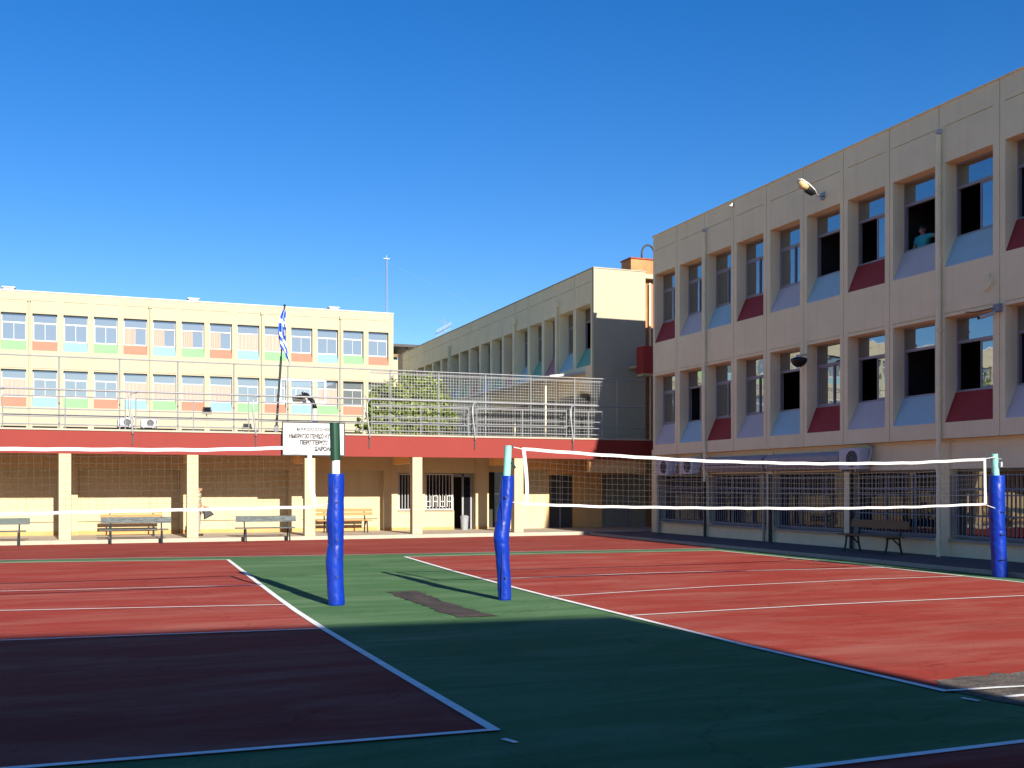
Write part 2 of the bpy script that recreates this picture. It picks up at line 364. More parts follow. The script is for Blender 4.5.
# ------------------------------------------------------------------ right school wing
RX = 16.40
joints = [27.38, 25.54, 23.69, 21.91, 20.09, 18.24, 16.47, 14.64, 12.9, 11.03]
far_end = 27.30
joints[0] = far_end
for k in range(4): joints.append(11.03-1.8*(k+1))
bays = sorted(joints)
NB = len(bays)-1
rw = thing('school_building', (RX, 10, 0), 'three storey cream school wing in shade along the right side of the courts', 'building')
names = {'R': ('p_red', 'dark red sloping sill panel'), 'B': ('p_blue', 'blue sloping sill panel'), 'L': ('p_lilac', 'lilac sloping sill panel')}
def rcol(i, r):
    k = NB-1-i                                     # 0 = farthest bay
    return names['RLB'[k % 3]] if r == 0 else names['LBR'[k % 3]]
open_top = {5: 'open', 6: 'halfn', 7: 'open', 8: 'halfn', 9: 'halfn'}
open_bot = {1: 'halfn', 4: 'open', 6: 'halfn', 7: 'open', 8: 'halfn', 9: 'open'}
def rtype(i, r):
    k = NB-1-i
    return (open_top if r == 0 else open_bot).get(k, 'closed')
facade(rw, 'X', RX, bays, [(9.70, 7.89, 7.15), (5.93, 4.11, 3.37)], 11.12, 2.98, M['stucco'], rcol, rtype, M['frame'], 10.58, dep=.36)
ylo = bays[0]
mb = MB()                                           # blank continuation beside and behind the camera, roof, floors, back wall
mb.box(RX, -26, 2.98, RX+.5, ylo-.012, 11.12)
mb.box(RX+.5, -26, 10.80, RX+11, far_end, 10.97)
mb.box(RX+.5, -26, 6.55, RX+11, far_end, 6.85); mb.box(RX+.25, -26, 2.90, RX+11, far_end, 2.98-.004)
mb.box(RX+10.7, -26, .0, RX+11, far_end, 10.8)
mb.box(RX+.5, far_end-.3, 0, RX+10.7, far_end, 10.8)
mb.box(RX+.5, -26.3, 0, RX+10.7, -26, 10.8)
mb.build('wall', M['stucco'], rw)
mb = MB(); mb.box(RX+5.0, -26, .1, RX+5.1, far_end-.35, 10.7)
for y in (25.5, 21.9, 18.2, 14.66, 10.9, 7.3): mb.box(RX+.52, y-.05, 3.0, RX+5, y+.05, 6.5); mb.box(RX+.52, y-.05, 6.86, RX+5, y+.05, 10.78)
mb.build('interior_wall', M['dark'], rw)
mb = MB(); mb.box(RX-.03, -26, 11.12, RX+.6, far_end+.03, 11.16); mb.build('coping', M['stucco'], rw)
# ground floor: set back, pilasters, window openings with grilles
GX = 16.62
pil = [27.3, 23.9, 20.18, 16.50, 12.92, 9.3, 5.7, 2.1]
wm = MB()
wm.box(GX, 1.9, 2.24, GX+.35, 27.3, 2.9)           # band above the openings
wm.box(GX, 1.9, .0, GX+.35, 27.3, .47)             # parapet under them
wm.box(GX, -26, 0, GX+.35, 1.9, 2.9)
for p in pil: wm.box(GX-.04, p-.17, .1, GX+.37, p+.17 if p < 27 else 27.29, 2.897)
wm.build('wall', M['stucco'], rw)
mb = MB()
for a, b in zip(pil[1:], pil[:-1]): mb.box(GX-.09, a+.18, .472, GX+.2, b-.18, .53)
mb.build('sill', M['concrete'], rw)
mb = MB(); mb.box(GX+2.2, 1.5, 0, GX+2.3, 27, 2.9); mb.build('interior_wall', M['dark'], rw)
for k, (a, b) in enumerate(zip(pil[1:], pil[:-1])):
    a += .17; b -= .17
    # window frame and glass
    mb = MB(); d = GX+.2
    n = 3
    for j in range(n+1):
        y = a+(b-a)*j/n; mb.box(d, max(a, y-.03), .53, d+.06, min(b, y+.03), 2.237)
    mb.box(d+.002, a, .532, d+.058, b, .60); mb.box(d+.002, a, 1.72, d+.058, b, 1.78); mb.box(d+.002, a, 2.17, d+.058, b, 2.235)
    f = mb.build('window', M['grille'], rw)
    mb = MB(); mb.box(d+.025, a+.02, .6, d+.031, b-.02, 2.17); mb.build('pane', M['glass_d' if k in (4, ) else 'glass_b'], f)
    # security grille
    mb = MB(); gx = GX-.02
    nbar = int((b-a)/.125)
    for j in range(nbar+1):
        y = a+.04+(b-a-.08)*j/nbar; mb.box(gx-.008, y-.008, .60, gx+.008, y+.008, 2.12)
    for z in (.62, 1.1, 1.6, 2.08): mb.box(gx-.012, a+.03, z-.013, gx+.012, b-.03, z+.013)
    mb.build('window_grille', M['grille'], f)
# downpipes
def vpipe(y, z0, z1, x, r, m, brackets=True):
    mb = MB(); mb.tube([(x, y, z0), (x, y, z1)], r, 10)
    if brackets:
        for z in [z0+.4+1.7*i for i in range(int((z1-z0)/1.7)+1)]:
            if z < z1: mb.tube([(x, y, z), (x, y, z+.05)], r+.018, 10)
    mb.build('downpipe', m, rw, smooth=False)
vpipe(23.60, 2.0, 10.45, RX-.06, .05, M['pipe']); vpipe(12.84, .1, 10.40, RX-.07, .055, M['pipe'])
vpipe(5.7, .1, 10.40, RX-.07, .055, M['pipe'])
vpipe(23.95-.12, .1, 2.2, GX-.12, .05, M['darkpipe'], False); vpipe(20.05, .1, 2.2, GX-.12, .055, M['darkpipe'], False)
vpipe(20.42, .1, 2.2, GX-.1, .045, M['galv'], False); vpipe(27.1, .1, 2.9, GX-.1, .05, M['galv'], False); vpipe(16.30, .1, 2.2, GX-.1, .05, M['darkpipe'], False)
# small pipe heads / lamps at the cornice
for y, z in ((23.60, 10.5), (21.9, 10.93), (12.84, 10.45), (9.2, 11.02)):
    mb = MB(); mb.box(RX-.11, y-.035, z-.02, RX-.003, y+.035, z+.09); mb.tube([(RX-.08, y, z+.06), (RX-.15, y+.02, z+.0)], .022, 8)
    mb.build('pipe_head', M['whitep'], rw)
mb = MB()
for k in range(24): mb.box(RX+.1, 27-k*1.25, 11.162, RX+.35, 27-k*1.25+.18, 11.162+random.uniform(.02, .06))
mb.build('roof_clips', M['galv'], rw)
# ------------------------------------------------------------------ middle wing (continues the line of the right one)
MY0, MY1 = 32.40, 63.9
mw = thing('school_building', (RX, 48, 0), 'cream school wing receding behind the terrace mesh, with narrow deep windows', 'building')
mb_b = [MY0+.15+1.77*i for i in range(18)]
cyc = [('m_green', 'sea green sloping sill panel'), ('p_blue', 'blue sloping sill panel'), ('m_pink', 'old pink sloping sill panel')]
facade(mw, 'X', RX, mb_b, [(9.55, 7.75, 6.95), (5.80, 4.0, 3.2)], 10.98, 1.4, M['stucco'], lambda i, r: cyc[(i+r) % 3], lambda i, r: 'closed' if (i*7+r) % 5 else 'halfn', M['frame'], 10.45)
mb = MB()
mb.box(RX, MY0, -.02, 18.85, MY0+.136, 10.98)                                       # sunlit end wall
mb.box(RX+.5, MY0+.14, 10.75, 26, MY1, 10.94); mb.box(26, MY0+.14, 0, 26.3, MY1, 10.94)
mb.box(RX, MY0+.14, -.02, RX+.5, MY1, 1.398); mb.box(RX+.5, MY1-.3, 0, 26, MY1, 10.75)
mb.box(RX, mb_b[-1]+.012, 1.4, RX+.5, MY1, 10.98)
mb.build('wall', M['stucco_sun'], mw)
mb = MB(); mb.box(RX-.03, MY0-.03, 10.98, RX+.6, MY1, 11.02); mb.box(RX+.6, MY0-.03, 10.98, 18.88, MY0+.5, 11.02); mb.build('coping', M['concrete'], mw)
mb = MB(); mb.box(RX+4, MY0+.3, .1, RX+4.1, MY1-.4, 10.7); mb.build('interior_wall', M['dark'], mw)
mb = MB()
for y in (MY0+3.7, MY0+9.0, MY0+19.6): mb.tube([(RX-.09, y, 2), (RX-.09, y, 9.9)], .07, 8); mb.box(RX-.2, y-.1, 9.9, RX-.003, y+.1, 10.15)
mb.build('downpipe', M['pipe'], mw)
# pitched canopy hung on its facade above the lower windows
cn = thing('entrance_canopy', (15.6, 38, 6), 'long tan canopy with pale edge fixed to the receding wing behind the mesh', 'canopy')
mb = MB(); mb.prism([(RX-.002, 33.2, 6.72), (14.75, 33.2, 6.50), (14.75, 33.2, 6.42), (RX-.002, 33.2, 6.60)], (0, 11.5, 0)); mb.build('roof_sheet', M['whitep'], cn)
mb = MB(); [mb.tube([(14.9, y, 3.0), (14.9, y, 6.42)], .04, 6) for y in (34, 37.6, 41, 44.4)]; mb.build('canopy_post', M['pipe'], cn)
mb = MB(); mb.box(RX-.06, 33.0, 1.5, RX-.004, 45, 5.6); mb.build('shade_sheet', M['darkdoor_shade'], cn)  # dark sheet added in place of the deep shade under the canopy

# rear stair block between the two wings
st = thing('stair_tower', (21, 33, 0), 'rusty orange stair block rising behind the sunlit end wall', 'tower')
mb = MB(); mb.box(18.86, 32.90, 0, 25.5, 36, 10.90); mb.build('lower_wall', M['orange'], st)
mb = MB(); mb.box(18.78, 33.6, 10.9, 23, 34.5, 11.80); mb.build('water_tank_housing', M['orange'], st)
mb = MB(); mb.box(18.74, 33.55, 11.8, 23.1, 34.55, 11.86); mb.build('slab_edge', mat('rust_edge', (.25, .06, .03), .9, .3, 3), st)
mb = MB(); mb.tube([(18.99+.28-.0, 32.78, 3.6), (19.27, 32.78, 10.6)], .045, 8); mb.build('downpipe', M['pipe'], st)
mb = MB(); pts = [(19.85-.32*math.cos(t), 34.0, 12.14+.42*math.sin(t)) for t in [math.pi*k/14 for k in range(15)]]
mb.tube([(pts[0][0], 34.0, 11.86)]+pts+[(pts[-1][0], 34.0, 11.86)], .045, 8); mb.build('vent_pipe', M['darkpipe'], st, smooth=True)
rb = thing('wall_box', (18.4, 32, 7.5), 'dark red box fixed between the two wings above the terrace', 'box')
mb = MB(); mb.box(17.98, 31.0, 6.50, 18.55, 31.6, 7.62); mb.build('box_body', M['p_red'], rb, bevel=.02)
mb = MB(); mb.box(18.02, 31.05, 6.40, 18.5, 31.6, 6.498); mb.box(18.05, 31.6, 6.8, 18.5, 32.397, 6.9); mb.build('bracket', M['porch'], rb)

# ------------------------------------------------------------------ far left wing, in full sun
LY = 64.0
lw = thing('school_building', (0, LY+4, 0), 'long sunlit pale yellow school block with green, salmon and blue panels beyond the terrace', 'building')
lb = [15.92-1.767*k for k in range(32)]; lb = sorted(lb); NL = len(lb)-1
ln = {'G': ('q_green', 'pale green panel'), 'S': ('q_salmon', 'salmon panel'), 'B': ('q_blue', 'pale blue panel')}
def lcol(i, r):
    k = (NL-1-i)                              # 0 = right-most bay
    return ln['SGB'[(k+(0, 2, 1)[r]) % 3]] if r == 0 else ln['SGB'[(k+(0, 2, 1)[r]) % 3]]
tt = {0: {4: 'drawn', 6: 'curtain', 7: 'curtain', 8: 'curtain', 9: 'curtain', 5: 'drawn'},
      1: {2: 'drawn', 6: 'drawn', 7: 'drawn', 8: 'drawn', 9: 'drawn', 13: 'drawn', 4: 'closed'}, 2: {}}
def ltype(i, r):
    k = NL-1-i
    if r == 0: return {4: 'drawn', 5: 'drawn', 6: 'curtain', 7: 'curtain', 8: 'curtain', 9: 'curtain'}.get(k, 'closed')
    if r == 1: return {2: 'drawn', 6: 'drawn', 7: 'drawn', 8: 'drawn', 9: 'drawn', 13: 'drawn'}.get(k, 'closed')
    return 'closed'
facade(lw, 'Y', LY, lb, [(12.56, 10.88, 10.27), (9.07, 7.38, 6.77), (5.58, 3.9, 3.29)], 13.88, 1.5, M['stucco_sun'], lcol, ltype, M['wframe'], 13.35, ow=1.42, dep=.30, glassm='glass_c', curtain=True)
mb = MB(); x0, x1 = lb[0], lb[-1]
mb.box(x1+.012, LY, 1.5, 16.10, LY+.5, 13.88); mb.box(x0-1, LY, -.02, 16.10, LY+.5, 1.498); mb.box(x0-1, LY, 1.5, x0-.012, LY+.5, 13.88)
mb.box(x0-1, LY+.5, 13.6, 16.1, LY+11, 13.85); mb.box(15.8, LY+.5, 0, 16.1, LY+11, 13.6); mb.box(x0-1, LY+10.7, 0, 15.8, LY+11, 13.6); mb.box(x0-1, LY+.5, 0, x0-.7, LY+10.7, 13.6)
mb.build('wall', M['stucco_sun'], lw)
mb = MB(); mb.box(x0+.2, LY+.9, .1, 15.7, LY+.95, 13.5); mb.build('interior_curtain', M['sheer'], lw)
mb = MB(); mb.box(x0-1, LY-.04, 13.88, 16.13, LY+.6, 13.95); mb.build('coping', M['whitep'], lw)
for k in (2, 5, 9, 13, 17, 21):
    mb = MB(); xx = 15.92-1.767*k; mb.tube([(xx, LY-.07, 2), (xx, LY-.07, 13.3)], .06, 8); mb.box(xx-.1, LY-.16, 13.3, xx+.1, LY-.003, 13.5); mb.build('downpipe', M['stucco_sun'], lw)
for xx in (-8.24, 2.73, 12.0):
    mb = MB(); mb.box(xx-.3, LY+.3, 13.95, xx+.3, LY+.9, 14.12); mb.box(xx-.38, LY+.22, 14.12, xx+.38, LY+.98, 14.18); mb.build('roof_vent', M['whitep'], lw)

# ------------------------------------------------------------------ hut and buildings beyond
hut = thing('rooftop_hut', (20.5, 78, 0), 'small open rooftop hut with overhanging flat roof behind the pale yellow block', 'hut')
mb = MB(); mb.box(17, 78, 0, 21.2, 82, 12.45); mb.box(17, 78.002, 12.45, 17.3, 82, 13.5); mb.box(20.9, 78.1, 12.45, 21.1, 78.3, 13.5); mb.box(17.3, 81.7, 12.45, 21.1, 82, 13.5); mb.build('wall', M['stucco_sun'], hut)
mb = MB(); mb.box(16.6, 77.5, 13.5, 22.1, 82.6, 13.72); mb.build('roof', M['darkpipe'], hut)
mb = MB(); mb.box(17.31, 78.2, 12.7, 20.9, 78.3, 12.95); mb.build('rail', M['bwood'], hut)
h2 = thing('house', (24, 84, 0), 'cream house top peeping over the receding wing roof', 'building')
mb = MB(); mb.box(21.5, 84, 0, 27, 92, 13.0); mb.build('wall', M['stucco_sun'], h2)
mb = MB(); mb.box(21.3, 83.8, 13.0, 27.2, 92.2, 13.15); [mb.tube([(22+i*.8, 84.2, 13.1), (22+i*.8, 84.2, 13.1+.3+.3*(i % 2))], .07, 6) for i in range(5)]; mb.build('roof', M['whitep'], h2)

# ------------------------------------------------------------------ the building behind the camera that shades the courts
bk = thing('school_building', (-8, -26, 0), 'cream school block behind the viewer that shades the near courts', 'building')
mb = MB(); Fr = [(-34, -17.2), (6.35, -21.25), (5.6, -31), (-35, -27)]
mb.prism([(x, y, 0) for x, y in Fr], (0, 0, 11)); mb.build('wall', M['stucco'], bk)
for k in range(14):
    for z in (3.6, 7.3):
        f = (k+.5)/14; cx, cy = -34+40.35*f, -17.2-4.05*f; dx, dy = .9950*.75, -.0999*.75
        mb = MB(); mb.prism([(cx-dx, cy-dy+.004, z), (cx+dx, cy+dy+.004, z), (cx+dx, cy+dy+.004, z+1.8), (cx-dx, cy-dy+.004, z+1.8)], (.006, .06, 0)); mb.build('window', M['glass'], bk)

# ------------------------------------------------------------------ colonnade with the terrace on top
cl = thing('colonnade', (4, 30, 0), 'low arcade with cream columns and a red fascia at the end of the courts', 'arcade')
mb = MB(); mb.box(-16, 28.42, -.02, 18.6, 36.0, .13); mb.build('platform', M['concrete'], cl, bevel=.015)
mb = MB(); mb.box(-16, 28.66, 2.86, 18.9, 28.90, 3.59); mb.build('fascia', M['fascia'], cl)
mb = MB(); mb.box(-16, 28.62, 3.592, 18.9, 28.98, 3.65); mb.build('slab_edge', M['concrete'], cl)
mb = MB(); mb.box(-16, 28.905, 2.95, 18.6, 36, 3.588); mb.build('ceiling', M['porch_in'], cl)
for cx in (-11.6, -7.72, -3.85, .02, 3.87, 7.68, 11.56):
    mb = MB(); mb.box(cx-.18, 28.66, .13, cx+.18, 29.02, 2.857); mb.build('column', M['porch'], cl, bevel=.012)
    mb = MB(); mb.box(cx-.12, 29.03, 2.65, cx+.12, 31.58, 2.948); mb.build('beam', M['porch_in'], cl)
BY = 31.95
mb = MB()   # back wall with shallow recessed bays
xs = [-11.6, -7.72, -3.85, .02, 3.87]
for a, b in zip(xs, xs[1:]):
    mb.box(a+.30, BY+.25, .13, b-.18, BY+.4, 2.42)
    mb.box(b-.18, BY, .13, b+.30, BY+.4, 2.42)
mb.box(-16, BY, .13, -11.3, BY+.4, 2.42)
mb.box(-16, BY+.001, 2.42, 7.72, BY+.4, 2.95)
mb.box(4.17, BY+.25, .13, 7.3, BY+.4, 2.42); mb.box(7.3, BY, .13, 7.85, BY+.4, 2.42)
# wall under/around the two windows
mb.box(7.85, BY, .13, 8.55, BY+.3, .84); mb.box(8.55, BY, .13, 8.93, BY+.4, 2.42); mb.box(8.93, BY, .13, 10.12, BY+.3, .84)
mb.box(7.72, BY+.001, 2.34, 11.0, BY+.3, 2.95); mb.box(11.0, BY-.05, .13, 11.55, BY+.4, 2.95)
mb.box(11.55, BY+.3, 2.4, 12.6, BY+.5, 2.95); mb.box(12.45, BY+.05, .13, 14.12, BY+.4, 2.48)
mb.build('back_wall', M['porch'], cl)
mb = MB(); 
for a, b in zip(xs, xs[1:]+[7.3]):
    mb.box(a+.31, BY+.225, .13, b-.19, BY+.248, .27)
    if b < 7: mb.box(b-.17, BY-.02, .131, b+.29, BY-.002, .27)
mb.box(7.31, BY-.02, .131, 10.1, BY-.002, .24); mb.box(11.0, BY-.07, .131, 11.55, BY-.052, .24)
mb.build('skirting', M['skirt'], cl)
mb = MB()
for a, b in zip(xs, xs[1:]+[7.3]): mb.box(a+.31, BY+.18, .60, b-.19, BY+.248, .635)
mb.box(7.86, BY-.05, .845, 8.54, BY+.28, .87); mb.box(8.94, BY-.05, .845, 10.11, BY+.28, .87)
mb.box(7.86, BY-.012, .50, 10.1, BY-.002, .53)
mb.build('ledge', M['porch'], cl)
# windows with white frames and grilles
def grilled(x0, x1, z0, z1, deco):
    mb = MB(); y = BY+.10
    mb.box(x0, y, z0, x0+.07, y+.06, z1); mb.box(x1-.07, y, z0, x1, y+.06, z1); mb.box(x0+.07, y, z0, x1-.07, y+.06, z0+.07); mb.box(x0+.07, y, z1-.06, x1-.07, y+.06, z1)
    f = mb.build('window', M['whitep'], cl)
    mb = MB(); mb.box(x0+.07, y+.04, z0+.07, x1-.07, y+.05, z1-.06); mb.build('pane', M['glass_b'], f)
    mb = MB(); yy = y-.05; n = max(3, int((x1-x0)/.13))
    for k in range(n+1):
        x = x0+.04+(x1-x0-.08)*k/n; mb.box(x-.008, yy, z0+.02, x+.008, yy+.016, z1-.02)
    mb.box(x0, yy-.002, z0+.02, x1, yy+.018, z0+.05); mb.box(x0, yy-.002, z1-.06, x1, yy+.018, z1-.03)
    if deco:
        for k in range(4):
            c = x0+.16+(x1-x0-.32)*k/3
            mb.box(c-.11, yy-.004, z0+.14, c-.085, yy+.02, z0+.58); mb.box(c+.06, yy-.004, z0+.14, c+.085, yy+.02, z0+.58)
            mb.box(c-.085, yy-.004, z0+.34, c+.06, yy+.02, z0+.37)
            mb.box(c-.085, yy-.004, z0+(.56 if k % 2 else .14), c+.06, yy+.02, z0+(.585 if k % 2 else .165))
    mb.build('window_grille', M['whitep'], f)
grilled(7.87, 8.54, .88, 2.33, False); grilled(8.95, 10.11, .88, 2.33, True)
# door opening with aluminium frames, dark rooms behind
mb = MB(); mb.box(10.13, BY+.32, .131, 10.20, BY+.40, 2.33); mb.box(10.55, BY+.32, .131, 10.62, BY+.40, 2.33); mb.box(10.9, BY+.32, .131, 10.98, BY+.40, 2.33); mb.box(10.2, BY+.32, 2.2, 10.9, BY+.4, 2.33)
f = mb.build('door', M['grille'], cl)
mb = MB(); mb.box(10.62, BY+.35, .15, 10.9, BY+.36, 2.2); mb.build('pane', M['glass_b'], f)
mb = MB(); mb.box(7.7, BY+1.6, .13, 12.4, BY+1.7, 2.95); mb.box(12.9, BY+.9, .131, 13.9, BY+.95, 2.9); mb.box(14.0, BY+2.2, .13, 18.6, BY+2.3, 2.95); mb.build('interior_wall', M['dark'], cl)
mb = MB()      # right end of the arcade: walls, dark door, grille gate
mb.box(14.12, BY+.05, .13, 14.2, BY+.4, 2.3); mb.box(14.12, BY+.051, 2.3, 15.35, BY+.4, 2.95); mb.box(15.3, BY+.05, .13, 15.98, BY+.4, 2.3)
mb.box(15.35, BY+.052, 2.3, 18.6, BY+.4, 2.95); mb.box(15.98, BY+.1, .13, 16.62, BY+.4, 2.3)
mb.box(12.45, BY+.052, 2.481, 14.12, BY+.4, 2.95)
mb.build('back_wall', M['porch_in'], cl)
mb = MB(); mb.box(14.55, 28.92, 2.36, 17.0, 29.15, 2.855); mb.build('beam', mat('beam_warm_bounce', (.70, .42, .16), .85, .06, 2), cl)  # saturated ochre paints in the glow of light bounced onto this beam
mb = MB(); mb.box(14.2, BY+.2, .13, 15.3, BY+.25, 2.29); d = mb.build('door', M['darkdoor_shade'], cl)
mb = MB(); mb.box(14.72, BY+.17, .14, 14.78, BY+.198, 2.28); mb.box(14.2, BY+.17, 2.05, 14.719, BY+.198, 2.1); mb.box(14.65, BY+.12, 1.05, 14.68, BY+.168, 1.2); mb.build('door_frame', M['grille'], d)
mb = MB(); yy = BY-.3
for k in range(11): x = 16.66+1.02*k/10; mb.box(x-.01, yy, .2, x+.01, yy+.02, 2.3)
for z in (.22, .8, 1.4, 2.0, 2.28): mb.box(16.64, yy-.004, z, 17.70, yy+.024, z+.035)
mb.box(17.66, yy-.01, .14, 17.74, yy+.03, 2.34)
for z in (.5, .65, .95, 1.1, 1.25, 1.55, 1.7, 1.85): mb.box(16.66, yy+.002, z, 17.66, yy+.014, z+.012)
mb.build('gate', M['grille'], cl)
mb = MB(); mb.box(16.62, 27.42, .1, 17.0, 27.8, 3.2); mb.box(17.1, 28.0, .13, 17.5, 28.40, 2.855); mb.build('pillar', M['stucco'], cl)

# waste bin in the doorway
b_ = thing('waste_bin', (10.38, 31.2, .13), 'pale grey round waste bin in the dark doorway of the arcade', 'bin')
mb = MB(); mb.tube([(10.38, 31.45, .131), (10.38, 31.45, .62)], [.13, .16], 16); mb.build('bin_body', M['grille'], b_)
mb = MB(); mb.tube([(10.38, 31.45, .621), (10.38, 31.45, .66), (10.38, 31.45, .70)], [.17, .17, .10], 16); mb.build('lid', M['grille'], b_)

# ------------------------------------------------------------------ terrace fence (tall), behind the low railing
tf = thing('mesh_fence', (0, 29.2, 3.65), 'tall galvanised pipe fence with wire mesh on its right part, set back on the terrace', 'fence')
FY = 29.20
px = [-14.9+1.81*k for k in range(18)]
for x in px:
    mb = MB(); mb.tube([(x, FY, 3.65), (x, FY, 5.97)], .022, 8); mb.build('post', M['galv'], tf)
for z, r in ((5.97, .022), (4.92, .034), (4.10, .024), (3.80, .014)):
    mb = MB(); mb.tube([(-15, FY-.03, z), (17.1, FY-.03, z)], r, 8); mb.build('rail', M['galv'], tf)
mb = MB(); r = .0042
x0, x1 = 6.15, 15.75; n = int((x1-x0)/.105)
for k in range(n+1):
    x = x0+(x1-x0)*k/n; mb.box(x-r, FY+.03, 3.68, x+r, FY+.03+2*r, 5.95)
for k in range(22):
    z = 3.72+k*.105; mb.box(x0, FY+.031+2*r, z-r, x1, FY+.031+4*r, z+r)
mb.build('mesh_panel', M['wirem'], tf)
mb = MB()
for a, b, z in ((6.1, 15.75, 5.86),): mb.tube([(a, FY+.04, z), (b, FY+.04, z)], .02, 6)
mb.build('mesh_frame', M['galv'], tf)

# low railing at the slab edge with cranked posts
lr = thing('terrace_railing', (0, 28.7, 3.65), 'low galvanised railing with cranked posts along the red fascia edge', 'railing')
GY = 28.72
stub = [-1.84+3.89*k for k in range(-3, 5)]
for x in stub:
    mb = MB(); mb.tube([(x, 28.60, 3.50), (x, 28.60, 3.60), (x-.02, 28.60, 3.75), (x-.10, 28.58, 4.35), (x-.10, 28.60, 4.70), (x-.02, 28.66, 4.84), (x+.14, 28.74, 4.86)], .03, 8)
    mb.build('post', M['galv'], lr, smooth=True)
    mb = MB(); mb.box(x-.02, 28.615, 3.16, x+.02, 28.658, 3.48); mb.build('bracket', M['darkpipe'], lr)
for a, b in zip(stub, stub[1:]+[15.4]):
    if a > 15: continue
    a2, b2 = a+.10, min(b-.22, 15.0)
    mb = MB()
    for z, r in ((4.66, .024), (4.26, .020), (4.02, .020), (3.78, .020)): mb.tube([(a2, GY, z), (b2, GY, z)], r, 6)
    mid = (a2+b2)/2
    for x in (a2, mid, b2): mb.tube([(x, GY, 3.66), (x, GY, 4.66)], .020, 6)
    mb.build('rail_panel', M['galv'], lr)
# ------------------------------------------------------------------ name board on the railing
def text_mesh(parent, body, size, loc, m, rot=(math.pi/2, 0, 0), sx=1.0, name='lettering', ext=.003, bold=0):
    cu = bpy.data.curves.new(name, 'FONT'); cu.body = body; cu.size = size; cu.align_x = 'CENTER'; cu.extrude = ext; cu.offset = bold
    o = bpy.data.objects.new(name, cu); COL.objects.link(o)
    bpy.context.view_layer.update()
    me = bpy.data.meshes.new_from_object(o.evaluated_get(bpy.context.evaluated_depsgraph_get())); bpy.data.objects.remove(o)
    me.materials.clear(); me.materials.append(m); me.name = name
    mt = Matrix.Translation(loc) @ Matrix.Rotation(rot[2], 4, 'Z') @ Matrix.Rotation(rot[0], 4, 'X') @ Matrix.Diagonal((sx, 1, 1, 1))
    me.transform(mt); n = bpy.data.objects.new(name, me); COL.objects.link(n); n.parent = parent
    if parent.type == 'EMPTY': n.location = -parent.location
    return n
sb = thing('name_board', (4, 28.5, 2.9), 'white school name board with black Greek lettering on the terrace railing', 'sign')
mb = MB(); mb.box(2.94, 28.50, 2.90, 5.00, 28.53, 3.98); mb.build('board', mat('white_sign_paint', (.48, .48, .48), .6, .03, 3), sb)
mb = MB()
for a in ((2.90, 28.48, 2.86, 5.04, 28.54, 2.90), (2.90, 28.48, 3.98, 5.04, 28.54, 4.02), (2.90, 28.48, 2.90, 2.94, 28.54, 3.98), (5.00, 28.48, 2.90, 5.04, 28.54, 3.98)): mb.box(*a)
mb.build('border', M['darkpipe'], sb)
ink = mat('black_sign_ink', (.03, .03, .035), .7, .05, 5)
text_mesh(sb, 'ΔΗΜΟΣΙΟ ΣΧΟΛΕΙΟ', .13, (3.97, 28.495, 3.72), ink, sx=.95, bold=.004)
text_mesh(sb, 'ΗΜΕΡΗΣΙΟ ΓΕΝΙΚΟ ΛΥΚΕΙΟ', .20, (3.97, 28.495, 3.46), ink, sx=.64, bold=.010)
text_mesh(sb, 'ΠΕΡΙΣΤΕΡΙΟΥ', .19, (3.97, 28.495, 3.25), ink, sx=.78, bold=.011)
text_mesh(sb, 'ΚΑΡΟΛΟΥ', .19, (4.36, 28.495, 3.04), ink, sx=.8, bold=.011)
text_mesh(sb, 'ΓΡΑΦΕΙΑ - ΑΙΘΟΥΣΕΣ', .085, (3.62, 28.495, 3.14), ink, sx=.8, bold=.003)
mb = MB()
for x in (3.2, 4.7): mb.box(x-.02, 28.54, 3.0, x+.02, 28.60, 4.0)
mb.build('bracket', M['galv'], sb)

# ------------------------------------------------------------------ flag and pole on the terrace
fp = thing('flag_pole', (2.75, 29.0, 3.65), 'dark leaning flag pole standing on the terrace left of the name board', 'pole')
pa, pb = Vector((2.78, 29.05, 3.65)), Vector((3.07, 29.05, 8.02))
mb = MB(); mb.tube([pa, pa.lerp(pb, .6)], .04, 8); mb.tube([pa.lerp(pb, .6), pb], .026, 8); mb.sphere(pb, .05, 8); mb.build('pole_shaft', M['iron'], fp)
mb = MB(); mb.tube([pa+Vector((0, 0, .0)), pa.lerp(pb, .06)], .07, 8); mb.build('socket', M['galv'], fp)
fl = thing('flag', (3.05, 29.0, 7.9), 'limp blue and white Greek flag hanging down its leaning pole', 'flag')
def flag_part(name, m, cells):
    mb = MB()
    for (a0, a1, b0, b1) in cells:
        n = 10; grid = []
        for i in range(n+1):
            row = []
            for j in range(5):
                s_ = a0+(a1-a0)*i/n; t_ = b0+(b1-b0)*j/4      # s down the hang 0..1, t across the folds 0..1
                p = pb.lerp(pa, .03+.30*s_)
                fold = math.sin(t_*17)*.07+math.sin(t_*9+s_*4)*.05
                x = p.x-.13*math.sin(s_*3.0)*(1-.3*s_)+t_*.46*(.35+.9*s_)*(1.0-.4*t_)-.05
                row.append(mb.bm.verts.new((x, 29.02+fold, p.z-.55*t_*s_-.10*t_)))
            grid.append(row)
        for i in range(n):
            for j in range(4): mb.bm.faces.new((grid[i][j], grid[i+1][j], grid[i+1][j+1], grid[i][j+1]))
    o = mb.build(name, m, fl, smooth=True)
    so = o.modifiers.new('thickness', 'SOLIDIFY'); so.thickness = .006; so.offset = -.5
fblue = mat('flag_blue', (.012, .10, .55), .8, .06, 6); fwhite = mat('flag_white', (.78, .80, .85), .8, .05, 6)
B_, W_ = [], []
